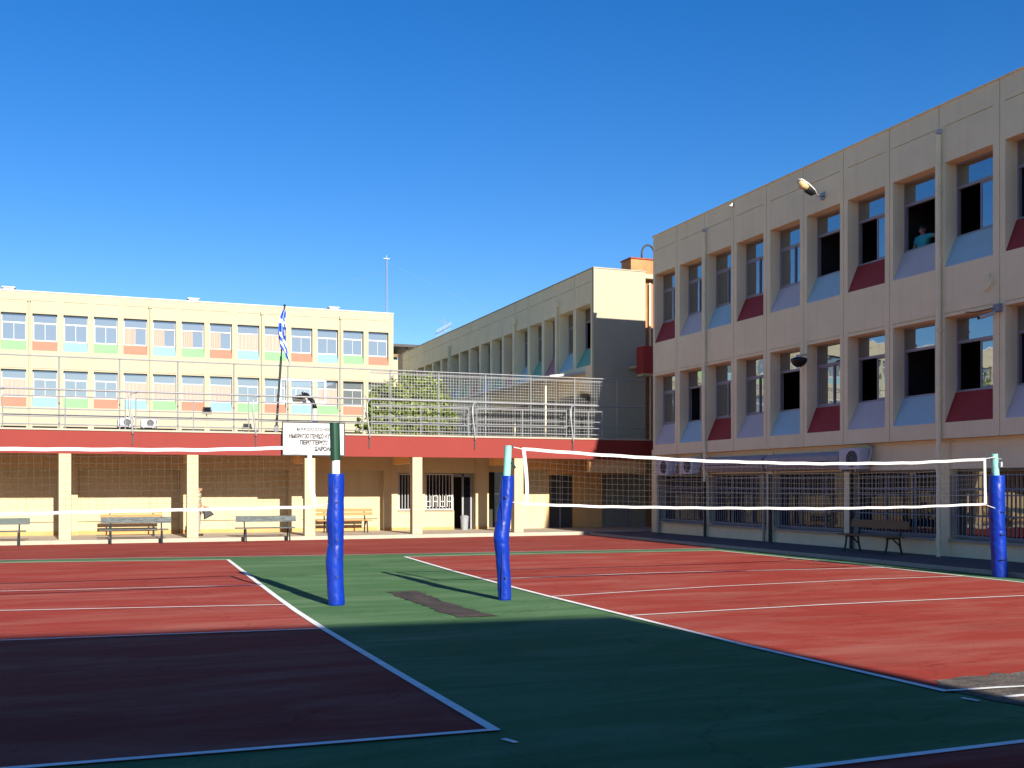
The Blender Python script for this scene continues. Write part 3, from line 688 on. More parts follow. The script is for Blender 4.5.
for k in range(9):
    a, b = k/9, (k+1)/9
    if k < 5: # canton near the pole
        (B_ if (k != 2) else W_).append((a, b, 0, .30)); W_.append((a, b, .30, .38)); (B_ if k != 2 else W_).append((a, b, .38, .74))
        (B_ if k % 2 == 0 else W_).append((a, b, .74, 1))
    else: (B_ if k % 2 == 0 else W_).append((a, b, 0, 1))
flag_part('blue_cloth', fblue, B_); flag_part('white_cloth', fwhite, W_)

# ------------------------------------------------------------------ basketball stand up on the terrace
hp = thing('basketball_stand', (4.65, 33, 3.6), 'basketball stand with clear white edged backboard on the terrace behind the name board', 'basketball hoop')
mb = MB(); y = 33.0
for a in ((3.50, y, 5.02, 5.28, y+.04, 5.10), (3.50, y, 5.86, 5.28, y+.04, 5.93), (3.50, y, 5.10, 3.57, y+.04, 5.86), (5.21, y, 5.10, 5.28, y+.04, 5.86)): mb.box(*a)
mb.box(4.1, y-.003, 5.16, 4.68, y+.02, 5.19); mb.box(4.1, y-.003, 5.55, 4.68, y+.02, 5.58); mb.box(4.1, y-.003, 5.19, 4.13, y+.02, 5.55); mb.box(4.65, y-.003, 5.19, 4.68, y+.02, 5.55)
mb.build('backboard_frame', M['whitep'], hp)
clear = bpy.data.materials.new('clear_acrylic'); clear.use_nodes = True
_t = clear.node_tree; _t.nodes.remove(_t.nodes['Principled BSDF'])
_a = _t.nodes.new('ShaderNodeBsdfTransparent'); _b = _t.nodes.new('ShaderNodeBsdfGlossy'); _b.inputs['Roughness'].default_value = .05
_m = _t.nodes.new('ShaderNodeMixShader'); _m.inputs[0].default_value = .10
_t.links.new(_a.outputs[0], _m.inputs[1]); _t.links.new(_b.outputs[0], _m.inputs[2]); _t.links.new(_m.outputs[0], _t.nodes['Material Output'].inputs[0])
mb = MB(); mb.box(3.57, y+.015, 5.10, 5.21, y+.025, 5.86); mb.build('backboard', clear, hp)
mb = MB(); mb.tube([(4.68, y-.9, 4.75), (4.60, y-.75, 5.05), (4.45, y-.4, 5.3), (4.38, y-.02, 5.38)], [.09, .09, .08, .07], 8); mb.tube([(4.0, y-.06, 5.22), (4.45, y-.35, 5.28)], .06, 8); mb.box(4.0, y-.12, 5.1, 4.35, y-.06, 5.26); mb.build('arm', M['black'], hp, smooth=False)
mb = MB(); mb.tube([(4.68, y-.95, 3.65), (4.68, y-.9, 4.74)], .085, 12); mb.build('padded_post', M['whitep'], hp)
mb = MB(); mb.tube([(4.68, y-.92, 4.18), (4.68, y-.918, 4.26)], .095, 12); mb.build('blue_band', M['pad'], hp)
mb = MB(); pts = [(4.38+.22*math.cos(t), y+.32+.22*math.sin(t), 5.2) for t in [2*math.pi*k/16 for k in range(17)]]; mb.tube(pts, .012, 6, cap=False); mb.build('rim', M['orange'], hp)

# small flood lamps clamped to the terrace fence
def flood(x, y, z, label, tilt=0):
    t = thing('flood_lamp', (x, y, z), label, 'lamp')
    mb = MB(); mb.box(x-.13, y-.10, z-.08, x+.13, y+.02, z+.09); mb.build('lamp_housing', M['black'], t, bevel=.02)
    mb = MB(); mb.box(x-.10, y-.108, z-.05, x+.10, y-.101, z+.06); mb.build('lens', M['glass_b'], t)
    mb = MB(); mb.tube([(x-.15, y-.03, z), (x-.15, y-.03, z-.14), (x+.15, y-.03, z-.14), (x+.15, y-.03, z)], .012, 6); mb.tube([(x, y-.03, z-.14), (x, y+.18, z-.2)], .015, 6); mb.build('bracket', M['darkpipe'], t)
flood(.49, 28.95, 4.37, 'small black flood lamp on the terrace fence, the higher of two')
flood(1.79, 28.85, 3.84, 'small black flood lamp low on the terrace railing near the flag pole')

# ------------------------------------------------------------------ masts on the roofs
an = thing('antenna_mast', (15.75, 64.6, 13.9), 'tall thin lattice radio mast on the corner of the pale yellow block', 'antenna')
mb = MB(); c0 = Vector((15.72, 64.4, 13.9))
for k in range(3):
    a = 2*math.pi*k/3; mb.tube([c0+Vector((.08*math.cos(a), .08*math.sin(a), 0)), c0+Vector((.06*math.cos(a), .06*math.sin(a), 3.9))], .011, 5)
for i in range(13):
    for k in range(3):
        a = 2*math.pi*k/3; b = 2*math.pi*(k+1)/3
        mb.tube([c0+Vector((.08*math.cos(a), .08*math.sin(a), .3*i)), c0+Vector((.08*math.cos(b), .08*math.sin(b), .3*i+.3))], .006, 4)
mb.build('lattice', M['grille'], an)
mb = MB(); mb.box(15.5, 64.38, 17.8, 15.94, 64.42, 17.83); mb.tube([(15.72, 64.4, 17.8), (15.72, 64.4, 18.05)], .012, 5); mb.build('antenna_head', M['galv'], an)
mb = MB(); mb.tube([(15.72, 64.4, 16.9), (19.5, 70, 13.1)], .004, 4); mb.tube([(15.72, 64.4, 17.6), (30, 62, 10.9)], .004, 4); mb.tube([(15.72, 64.4, 16.9), (5, 68, 13.85)], .004, 4); mb.build('guy_wire', M['grille'], an)
ta = thing('television_antenna', (18, 58.3, 10.9), 'spiky television aerial on the roof of the receding wing', 'antenna')
mb = MB(); q = Vector((18, 58.3, 10.95)); mb.tube([q, q+Vector((0, 0, 1.9))], .02, 6); mb.build('mast', M['galv'], ta)
mb = MB(); mb.tube([q+Vector((-.5, 0, .9)), q+Vector((.45, 0, 1.45))], .022, 6); mb.tube([q+Vector((-.3, 0, 1.75)), q+Vector((.3, 0, 1.55))], .015, 6)
for k in range(10):
    p = q+Vector((-.5, 0, .9)).lerp(Vector((.45, 0, 1.45)), k/9); mb.tube([p+Vector((0, -.35, -.0)), p+Vector((0, .35, 0))], .012, 5); mb.tube([p+Vector((-.05, 0, -.25)), p+Vector((.05, 0, .25))], .012, 5)
mb.tube([q+Vector((-.1, 0, .75)), q+Vector((.95, 0, .72))], .012, 5)
mb.build('elements', M['galv'], ta)

# ------------------------------------------------------------------ air conditioners and awning cassettes on the right wing
def ac_unit(label):
    t = thing('air_conditioner', (0, 0, 0), label, 'air conditioner', 'air conditioners on the right wing')
    mb = MB(); mb.box(-.34, -.43, 0, 0, .43, .58); mb.build('casing', M['acw'], t, bevel=.03)
    mb = MB(); c = (-.345, -.12, .29); mb.tube([(-.352, -.12, .29), (-.343, -.12, .29)], .225, 24); mb.build('fan_opening', M['black'], t)
    mb = MB()
    for r in (.07, .14, .21):
        pts = [(-.36, -.12+r*math.cos(a), .29+r*math.sin(a)) for a in [2*math.pi*k/24 for k in range(25)]]; mb.tube(pts, .006, 5, cap=False)
    for k in range(8): a = math.pi*k/4; mb.tube([(-.36, -.12, .29), (-.36, -.12+.22*math.cos(a), .29+.22*math.sin(a))], .005, 4)
    mb.build('fan_guard', M['grille'], t)
    mb = MB(); mb.box(-.36, -.3, -.05, .12, -.26, -.003); mb.box(-.36, .26, -.05, .12, .30, -.003); mb.build('bracket', M['galv'], t)
    mb = MB(); mb.tube([(-.1, -.43, .15), (-.12, -.52, .1), (-.08, -.55, .35), (.02, -.5, .60), (.1, -.3, .66)], .028, 7); mb.build('hose', M['whitep'], t, smooth=True)
    return t
a0 = ac_unit('grey air conditioner box at the near end of the long awning cassettes')
a0.location = (16.5, 15.95, 2.27)
a1 = dup(a0, (16.5, 24.55, 2.24)); a1['label'] = 'grey air conditioner box at the far end of the awning cassettes by a downpipe'
a2 = dup(a0, (16.5, 26.2, 2.22)); a2['label'] = 'grey air conditioner box at the far corner of the right wing, next to the arcade'
for (x, z, lab) in ((-1.5, 5.62, 'left one of two small air conditioners on the far yellow block above the terrace'), (-.1, 5.60, 'right one of two small air conditioners on the far yellow block above the terrace')):
    a3 = dup(a0, (x, LY-.12, z)); a3.rotation_euler.z = R(90); a3['label'] = lab; a3['group'] = 'air conditioners on the far block'
for (ya, yb, lab) in ((20.25, 23.75, 'long grey awning cassette, the far one of two over the barred windows'), (16.6, 20.10, 'long grey awning cassette, the near one of two over the barred windows')):
    t = thing('awning_cassette', (16.4, (ya+yb)/2, 2.3), lab, 'awning', 'awning cassettes over barred windows')
    mb = MB(); mb.prism([(GX-.045, ya, 2.28), (GX-.20, ya, 2.30), (GX-.30, ya, 2.42), (GX-.30, ya, 2.68), (GX-.20, ya, 2.78), (GX-.045, ya, 2.80)], (0, yb-ya, 0)); mb.build('casing', M['awn'], t)
    mb = MB(); mb.box(GX-.32, ya+.0, 2.50, GX-.303, yb, 2.53); mb.build('trim', M['darkpipe'], t)

# wall lamps on the right wing
lp = thing('street_light', (16.4, 17.4, 10.1), 'street light head with white top shell sticking out high on the right wing', 'lamp')
mb = MB(); mb.tube([(16.395, 17.35, 10.08), (16.15, 17.22, 10.03), (15.94, 17.10, 10.06)], .022, 7); mb.box(16.36, 17.27, 9.98, 16.398, 17.43, 10.18); mb.build('arm', M['galv'], lp)
P0, P1 = Vector((15.97, 17.12, 10.05)), Vector((15.35, 17.07, 10.36))
ax = (P1-P0).normalized(); sd_ = ax.cross(Vector((0, 0, 1))).normalized(); upv = sd_.cross(ax).normalized()
def loft(secs, name, m, par):
    mb = MB(); rings = []
    for (f, hw, hb, ht) in secs:
        c = P0.lerp(P1, f); ring = []
        for k in range(12):
            a = 2*math.pi*k/12; s_, u_ = math.cos(a)*hw, math.sin(a); ring.append(mb.bm.verts.new(c+sd_*s_+upv*(u_*(ht if u_ > 0 else hb))))
        rings.append(ring)
    for i in range(len(rings)-1):
        for k in range(12): mb.bm.faces.new((rings[i][k], rings[i][(k+1) % 12], rings[i+1][(k+1) % 12], rings[i+1][k]))
    mb.bm.faces.new(rings[0][::-1]); mb.bm.faces.new(rings[-1]); return mb.build(name, m, par, smooth=True)
loft([(0, .05, .02, .04), (.2, .11, .02, .07), (.6, .15, .02, .08), (.92, .13, .02, .07), (1, .05, .02, .04)], 'shell', M['whitep'], lp)
loft([(.04, .04, .05, -.021), (.15, .10, .14, -.021), (.45, .13, .17, -.021), (.5, .12, .15, -.021)], 'ballast_housing', M['black'], lp)
loft([(.51, .11, .13, -.021), (.75, .13, .16, -.021), (.95, .09, .09, -.021)], 'lens', mat('amber_lens', (.60, .45, .22), .3, .1, 5), lp)
bl = thing('globe_lamp', (16, 17.9, 5.4), 'black bowl shaped lamp on the pier between two lower windows of the right wing', 'lamp')
bc = Vector((15.98, 17.90, 5.42))
mb = MB(); mb.tube([bc+Vector((0, 0, -.16)), bc+Vector((0, 0, -.10)), bc+Vector((0, 0, 0)), bc+Vector((0, 0, .08)), bc+Vector((0, 0, .12))], [.08, .17, .235, .235, .12], 16); mb.build('bowl', M['black'], bl, smooth=True)
mb = MB(); mb.tube([bc+Vector((0, 0, .121)), bc+Vector((0, 0, .19))], .07, 10); mb.tube([bc+Vector((0, 0, .17)), (16.395, 18.1, 5.66)], .022, 7); mb.build('arm', M['whitep'], bl)
cm_ = thing('security_camera', (16.3, 11.0, 5.8), 'white wall camera on a grey junction box above the lower windows of the right wing', 'camera')
mb = MB(); mb.box(16.30, 10.95, 5.80, 16.397, 11.13, 5.98); mb.build('junction_box', M['grille'], cm_)
mb = MB(); mb.tube([(16.28, 11.05, 5.78), (16.02, 11.25, 5.68)], .045, 10); mb.build('camera_body', M['whitep'], cm_)
mb = MB(); mb.tube([(16.0195, 11.2505, 5.68), (15.99, 11.28, 5.67)], .035, 10); mb.build('lens', M['black'], cm_)
mb = MB(); mb.tube([(16.3, 11.12, 5.9), (16.2, 11.5, 5.86), (16.15, 11.8, 5.9)], .012, 6); mb.build('cable', M['black'], cm_)
hk = thing('cable_bracket', (16.38, 11.2, 6.4), 'curled cable bracket on the wall above the white camera', 'bracket')
mb = MB(); mb.tube([(16.37, 11.3, 6.72), (16.32, 11.28, 6.62), (16.36, 11.22, 6.5), (16.32, 11.32, 6.38), (16.34, 11.42, 6.34)], .025, 7); mb.build('hook', M['pipe'], hk, smooth=True)

# ------------------------------------------------------------------ volleyball posts
def pad_mesh(cx, cy, z0, z1, r, offs, seed):
    rnd = random.Random(seed); mb = MB(); n = 80; rings = []; seg = 28
    for i in range(n+1):
        f = i/n; z = z0+(z1-z0)*f
        k = f*(len(offs)-1); a = int(min(k, len(offs)-2)); t = k-a; t = t*t*(3-2*t)
        ox = offs[a][0]*(1-t)+offs[a+1][0]*t; wd = offs[a][1]*(1-t)+offs[a+1][1]*t
        ring = []
        for s_ in range(seg):
            ang = 2*math.pi*s_/seg
            rr = r*wd*(1+.014*math.sin(ang*3+f*9+seed)+.011*math.sin(f*23+ang*2)+.012*math.sin(f*71+ang*5)-.05*math.exp(-((f-.46)/.012)**2))
            ring.append(mb.bm.verts.new((cx+ox+rr*math.cos(ang), cy+rr*math.sin(ang), z)))
        rings.append(ring)
    for i in range(n):
        for s_ in range(seg): mb.bm.faces.new((rings[i][s_], rings[i][(s_+1) % seg], rings[i+1][(s_+1) % seg], rings[i+1][s_]))
    mb.bm.faces.new(rings[0][::-1]); mb.bm.faces.new(rings[-1]); return mb
def straps(x, y, r, par, zs):
    mb = MB(); mb.tube([(x-r*.45, y-r*.86, .05), (x-r*.47, y-r*.90, 1.0), (x-r*.42, y-r*.86, 1.92)], .006, 5); mb.build('seam', M['padseam'], par)
    for z in zs:
        mb = MB(); mb.box(x-r*.15, y-r*1.08, z, x+r*.15, y-r*.93, z+.035); mb.build('strap', M['padseam'], par)
v1 = thing('volleyball_post', (.62, 8.6, 0), 'left volleyball post in blue padding with dark green upper pole', 'post', 'volleyball posts')
pad_mesh(.62, 8.6, .0, 2.0, .125, [(.01, 1.0), (-.01, 1.02), (-.02, 1.06), (.0, .98), (-.01, 1.06), (0, .98), (0, 1)], 1).build('padding', M['pad'], v1, smooth=True)
straps(.61, 8.6, .131, v1, (.42, .98, 1.55))
mb = MB(); mb.tube([(.62, 8.6, 1.95), (.62, 8.6, 2.22)], .062, 16); mb.build('pole', mat('pale_mint_pole', (.60, .72, .68), .5, .12, 6), v1)
mb = MB(); mb.tube([(.615, 8.6, 2.21), (.60, 8.6, 2.78)], .078, 16); mb.build('upper_pole', M['dgreen'], v1)
v2 = thing('volleyball_post', (3.26, 8.35, 0), 'middle volleyball post with bent blue padding and teal tip', 'post', 'volleyball posts')
pad_mesh(3.30, 8.35, .0, 1.98, .105, [(-.02, 1.0), (-.03, 1.05), (-.055, 1.05), (-.08, 1.22), (-.04, 1.12), (0.01, 1.08), (.03, .95)], 4).build('padding', M['pad'], v2, smooth=True)
straps(3.25, 8.35, .128, v2, (.34, 1.62))
mb = MB(); mb.tube([(3.31, 8.35, 1.9), (3.34, 8.35, 2.46)], .06, 16); mb.build('pole', M['teal'], v2)
mb = MB(); mb.tube([(3.34, 8.34, 2.43), (3.42, 8.34, 2.45)], .02, 8); mb.tube([(3.38, 8.3, 2.2), (3.44, 8.3, 2.1)], .02, 8); mb.tube([(3.40, 8.3, 2.1), (3.40, 8.3, 2.2)], .014, 6); mb.build('winch', M['iron'], v2)
v3 = thing('volleyball_post', (14.02, 8.75, 0), 'right volleyball post in blue padding with teal tip near the barred windows', 'post', 'volleyball posts')
pad_mesh(13.98, 8.75, .0, 2.03, .150, [(.05, 1.0), (.03, .98), (.01, .98), (-.02, 1.0), (-.03, 1.02), (-.04, 1.05), (-.03, .95)], 9).build('padding', M['pad'], v3, smooth=True)
mb = MB(); mb.tube([(13.93, 8.75, 1.95), (13.88, 8.75, 2.46)], .07, 16); mb.build('pole', M['teal'], v3)
mb = MB(); mb.tube([(13.70, 8.7, 2.38), (14.02, 8.7, 2.36)], .012, 6); mb.tube([(13.95, 8.64, 2.2), (13.95, 8.64, 2.3)], .03, 8); mb.build('winch', M['galv'], v3)
for zz in (.35, .85, 1.3):
    mb = MB(); mb.tube([(13.9, 8.597, zz), (14.02, 8.597, zz)], .012, 6); mb.build('strap', M['black'], v3)

# ------------------------------------------------------------------ nets
def interp(tab, x):
    tab = sorted(tab)
    if x <= tab[0][0]: return tab[0][1]
    for (a, va), (b, vb) in zip(tab, tab[1:]):
        if x <= b: t = (x-a)/(b-a); return va+(vb-va)*t
    return tab[-1][1]
def net(label, Y, x0, x1, top, bot, edge_bow, post_pts):
    t = thing('volleyball_net', ((x0+x1)/2, Y, 0), label, 'net', 'volleyball nets')
    def X(f, z):        # bowed ends
        return x0+(x1-x0)*f
    n = 48
    def tape(tab, h, name):
        mb = MB(); pr = None
        for i in range(n+1):
            x = x0+(x1-x0)*i/n; z = interp(tab, x)+.004*math.sin(i*1.7)
            a = [mb.bm.verts.new((x, Y-.006, z-h/2)), mb.bm.verts.new((x, Y-.006, z+h/2)), mb.bm.verts.new((x, Y+.006, z+h/2)), mb.bm.verts.new((x, Y+.006, z-h/2))]
            if pr:
                for k in range(4): mb.bm.faces.new((pr[k], pr[(k+1) % 4], a[(k+1) % 4], a[k]))
            pr = a
        mb.build(name, M['tape'], t)
    tape(top, .05, 'top_tape'); tape(bot, .042, 'bottom_tape')
    for (xe, bow, wd) in edge_bow:
        mb = MB(); zt, zb = interp(top, xe), interp(bot, xe)
        pts = []
        for k in range(9):
            f = k/8; z = zt+(zb-zt)*f; x = xe+bow[0]*f+bow[1]*math.sin(f*math.pi); pts.append((x, z))
        for (xa, za), (xb, zb_) in zip(pts, pts[1:]): mb.prism([(xa-wd/2, Y-.012, za), (xa+wd/2, Y-.012, za), (xb+wd/2, Y-.012, zb_), (xb-wd/2, Y-.012, zb_)], (0, .004, 0))
        mb.build('side_tape', M['tape'], t)
    mb = MB(); r = .0015; m = int((x1-x0)/.10)
    for k in range(m+1):
        x = x0+(x1-x0)*k/m; mb.tube([(x, Y, interp(bot, x)), (x+.01*math.sin(k), Y, interp(top, x))], r, 4, cap=False)
    for j in range(1, 9):
        pts = []
        for i in range(n+1):
            x = x0+(x1-x0)*i/n; zb, zt = interp(bot, x), interp(top, x); pts.append((x, Y, zb+(zt-zb)*j/9+.006*math.sin(i*.9+j)))
        mb.tube(pts, r, 4, cap=False)
    mb.build('netting', M['cord'], t)
    mb = MB()
    for a, b in post_pts: mb.tube([a, b], .008, 6)
    mb.build('tie_rope', M['tape'], t)
net('volleyball net of the left court, its near end hanging by the dark green pole', 8.6, -9.0, .24, [(-9, 2.38), (-6.5, 2.33), (-4, 2.32), (-1.37, 2.34), (.24, 2.40)], [(-9, 1.47), (-4, 1.43), (.33, 1.50)],
    [(.22, (.09, -.03), .065), (-8.98, (0, 0), .07)], [((.24, 8.6, 2.40), (.56, 8.6, 2.5)), ((.33, 8.6, 1.50), (.5, 8.6, 1.55)), ((-9, 8.6, 2.38), (-9.5, 8.6, 2.42))])
net('volleyball net of the right court, strung between the teal tipped posts', 8.35, 3.58, 13.24, [(3.58, 2.41), (5, 2.33), (6.87, 2.25), (8.5, 2.225), (9.45, 2.22), (11.4, 2.25), (13.24, 2.34)], [(3.58, 1.53), (5, 1.475), (6.87, 1.44), (9.45, 1.41), (11.5, 1.425), (13.24, 1.47)],
    [(3.60, (.06, .02), .06), (13.22, (.02, 0), .06)], [((3.58, 8.35, 2.41), (3.36, 8.35, 2.45)), ((3.62, 8.35, 1.53), (3.40, 8.35, 1.56)), ((13.24, 8.4, 2.34), (13.85, 8.7, 2.40)), ((13.24, 8.4, 1.47), (13.8, 8.65, 1.38))])
v4 = thing('volleyball_post', (-9.7, 8.6, 0), 'far left volleyball post in blue padding beyond the left net', 'post', 'volleyball posts')
pad_mesh(-9.7, 8.6, 0, 2.0, .13, [(0, 1), (0, 1.05), (0, 1)], 3).build('padding', M['pad'], v4, smooth=True)
mb = MB(); mb.tube([(-9.7, 8.6, 1.95), (-9.7, 8.6, 2.46)], .06, 16); mb.build('pole', M['teal'], v4)
# ------------------------------------------------------------------ benches
def bench(label, wood_m, leg_m, L, group=None, planks=1, under=False):
    """origin on the ground at the middle; back plank towards +Y, sitter looks to -Y"""
    t = thing('park_bench', (0, 0, 0), label, 'bench', group)
    h = L/2
    mb = MB()
    for k in range(planks):
        z = .62+.14*k if planks > 1 else .64
        hh = .11 if planks > 1 else .20
        mb.prism([(-h, .20+.05*k, z), (-h, .235+.05*k, z), (-h, .275+.05*k, z+hh), (-h, .24+.05*k, z+hh)], (L, 0, 0))
    mb.build('backrest', wood_m, t, bevel=.006)
    mb = MB()
    for k in range(3): mb.box(-h-.04, -.22+.14*k, .43, h-.10, -.10+.14*k, .465)
    mb.build('seat', wood_m, t, bevel=.005)
    for s_ in (-1, 1):
        x = s_*(h-.30)
        mb = MB()
        mb.tube([(x, .34, .84), (x, .28, .70), (x, .19, .42), (x, .22, .20), (x, .27, .0)], .028, 6)
        mb.tube([(x, -.18, .42), (x, -.20, .22), (x, -.26, .0)], .028, 6)
        mb.tube([(x, -.22, .41), (x, .20, .41)], .024, 6); mb.tube([(x, .20, .22), (x, -.02, .40)], .018, 6)
        mb.build('leg', leg_m, t)
    return t
b1 = bench('weathered grey green bench with flaking back plank, in front of a pale wooden bench', M['gwood'], M['iron'], 2.12, 'benches in front of the arcade')
b1.location = (-1.74, 27.98, .004); b1.rotation_euler.z = 0
b2 = dup(b1, (2.33, 28.0, .004)); b2.scale.x = .93; b2.rotation_euler.z = 0; b2['label'] = 'weathered bench with greyish peeling back plank, between the standing person and the net end'
b2.rotation_euler.z = 0
b3 = bench('dark green bench at the left edge of the arcade front', M['dwood'], M['iron'], 2.25, 'benches in front of the arcade')
b3.location = (-5.95, 28.0, .004); b3.rotation_euler.z = 0
b4 = bench('varnished orange wood bench under the arcade behind the left volleyball post', M['wood'], M['iron'], 2.1, 'wooden benches under the arcade', planks=2)
b4.location = (5.55, 30.7, .13)
b5 = bench('varnished orange wood bench under the arcade half hidden by the weathered bench', M['wood'], M['iron'], 2.0, 'wooden benches under the arcade', planks=2)
b5.location = (-1.82, 30.7, .13)
b6 = bench('brown wooden bench with dark iron legs against the barred windows on the right', M['bwood'], M['iron'], 2.15, None)
b6.location = (15.72, 14.5, .10); b6.rotation_euler.z = R(-90)

# ------------------------------------------------------------------ people
skinm = mat('skin', (.42, .22, .15), .6, .05, 8)
skinm.node_tree.nodes['Principled BSDF'].inputs['Subsurface Weight'].default_value = .05
hairm = mat('dark_hair', (.02, .015, .012), .7, .2, 20)
def skin_body(name, joints, edges, m, parent, sub=2):
    me = bpy.data.meshes.new(name); keys = list(joints)
    me.from_pydata([joints[k][0] for k in keys], [(keys.index(a), keys.index(b)) for a, b in edges], [])
    o = bpy.data.objects.new(name, me); COL.objects.link(o); o.parent = parent
    sk = o.modifiers.new('skin', 'SKIN')
    if not me.skin_vertices: me.attributes.new('skin_dummy', 'FLOAT', 'POINT')
    lay = me.skin_vertices[0] if me.skin_vertices else None
    return o, lay, keys, sk
def person(label, loc, rot, pose, shirt, trousers, shoes, hair_long=False):
    """pose: dict of joints in metres, feet at z=0, looking to -Y; body is one skinned surface, clothing a second shell over it"""
    t = thing('person', loc, label, 'person'); t.rotation_euler.z = rot
    def build(name, joints, edges, m, root=0, sub=2):
        keys = list(joints); bm = bmesh.new(); lay = bm.verts.layers.skin.verify()
        vs = {}
        for i, k in enumerate(keys):
            v = bm.verts.new(joints[k][0]); r = joints[k][1]; v[lay].radius = r if isinstance(r, tuple) else (r, r); v[lay].use_root = (i == root); vs[k] = v
        for a, b in edges: bm.edges.new((vs[a], vs[b]))
        me = bpy.data.meshes.new(name); bm.to_mesh(me); bm.free(); me.materials.append(m)
        o = bpy.data.objects.new(name, me); COL.objects.link(o); o.parent = t
        sk = o.modifiers.new('skin', 'SKIN'); sk.use_smooth_shade = True
        sb_ = o.modifiers.new('sub', 'SUBSURF'); sb_.levels = sub; sb_.render_levels = sub
        return o
    J = pose
    E_body = [('pel', 'bel'), ('bel', 'che'), ('che', 'nek'), ('nek', 'hed0'), ('hed0', 'hed1'), ('hed1', 'hed2'),
              ('che', 'shL'), ('shL', 'elL'), ('elL', 'wrL'), ('wrL', 'paL'), ('che', 'shR'), ('shR', 'elR'), ('elR', 'wrR'), ('wrR', 'paR'),
              ('pel', 'hiL'), ('hiL', 'knL'), ('knL', 'anL'), ('anL', 'toL'), ('pel', 'hiR'), ('hiR', 'knR'), ('knR', 'anR'), ('anR', 'toR')]
    JJ = dict(J)
    # fingers rooted in the palms
    for s_ in 'LR':
        pa_, wr_ = Vector(J['pa'+s_][0]), Vector(J['wr'+s_][0]); d = (pa_-wr_).normalized()
        side = d.cross(Vector((0, 1, .2))).normalized()
        for fi, (off, ln_) in enumerate(((-.030, .070), (-.010, .080), (.010, .075), (.030, .060))):
            b0 = pa_+side*off*.9; m0 = b0+d*ln_*.5; e0 = m0+d*ln_*.42+Vector((0, .018, 0))
            JJ['f%s%da' % (s_, fi)] = (tuple(m0), .009); JJ['f%s%db' % (s_, fi)] = (tuple(e0), .0075)
            E_body += [('pa'+s_, 'f%s%da' % (s_, fi)), ('f%s%da' % (s_, fi), 'f%s%db' % (s_, fi))]
        th = wr_.lerp(pa_, .55)+side*-.04; te = th+d*.045-side*.012
        JJ['t%sa' % s_] = (tuple(th), .011); JJ['t%sb' % s_] = (tuple(te), .009); E_body += [('wr'+s_, 't%sa' % s_), ('t%sa' % s_, 't%sb' % s_)]
    build('body', JJ, E_body, skinm)
    g = lambda k, r: (J[k][0], r)
    mid = lambda a, b, f: tuple(Vector(J[a][0]).lerp(Vector(J[b][0]), f))
    sj = {'pel': (tuple(Vector(J['pel'][0])+Vector((0, 0, -.02))), (.165, .125)), 'bel': g('bel', (.155, .12)), 'che': g('che', (.175, .13)), 'nk': (mid('che', 'nek', .42), (.125, .105)),
          'shL': g('shL', .078), 'sleL': (mid('shL', 'elL', .62), .064), 'shR': g('shR', .078), 'sleR': (mid('shR', 'elR', .62), .064)}
    build('shirt', sj, [('pel', 'bel'), ('bel', 'che'), ('che', 'nk'), ('che', 'shL'), ('shL', 'sleL'), ('che', 'shR'), ('shR', 'sleR')], shirt)
    tj = {'pel': g('pel', (.16, .12))}
    te_ = []
    for s_ in 'LR':
        tj['hi'+s_] = g('hi'+s_, .098); tj['kn'+s_] = g('kn'+s_, .068); tj['cu'+s_] = (mid('kn'+s_, 'an'+s_, .9), .062)
        te_ += [('pel', 'hi'+s_), ('hi'+s_, 'kn'+s_), ('kn'+s_, 'cu'+s_)]
    build('trousers', tj, te_, trousers)
    for s_ in 'LR':
        a_, o_ = Vector(J['an'+s_][0]), Vector(J['to'+s_][0])
        mb = MB(); mb.tube([a_+Vector((0, .06, -.045)), a_+Vector((0, 0, -.03)), a_.lerp(o_, .6)+Vector((0, 0, -.015)), o_+Vector((0, -.05, -.01))], [.04, .052, .045, .028], 10); s = mb.build('shoe', shoes, t, smooth=True); s.location = (0, 0, 0)
    # hair cap, ears, nose, eyes
    h1 = Vector(J['hed1'][0])
    mb = MB(); mb.sphere(h1+Vector((0, .018, .032)), .098, 16, (.86, 1.0, 1.0)); s = mb.build('hair', hairm, t, smooth=True); s.location = (0, 0, 0)
    mb = MB()
    for sx in (-1, 1): mb.sphere(h1+Vector((sx*.083, .0, -.01)), .026, 8, (.4, .8, 1.1))
    mb.sphere(h1+Vector((0, -.105, -.022)), .018, 8, (.75, 1, 1.3)); mb.sphere(h1+Vector((0, -.088, -.062)), .024, 8, (1.1, .4, .35)); mb.sphere(h1+Vector((0, -.06, -.04)), .062, 12, (.92, .72, 1.15))
    s = mb.build('face', skinm, t, smooth=True); s.location = (0, 0, 0)
    mb = MB()
    for sx in (-1, 1): mb.sphere(h1+Vector((sx*.032, -.094, .004)), .010, 8)
    s = mb.build('eyes', M['black'], t, smooth=True); s.location = (0, 0, 0)
    return t
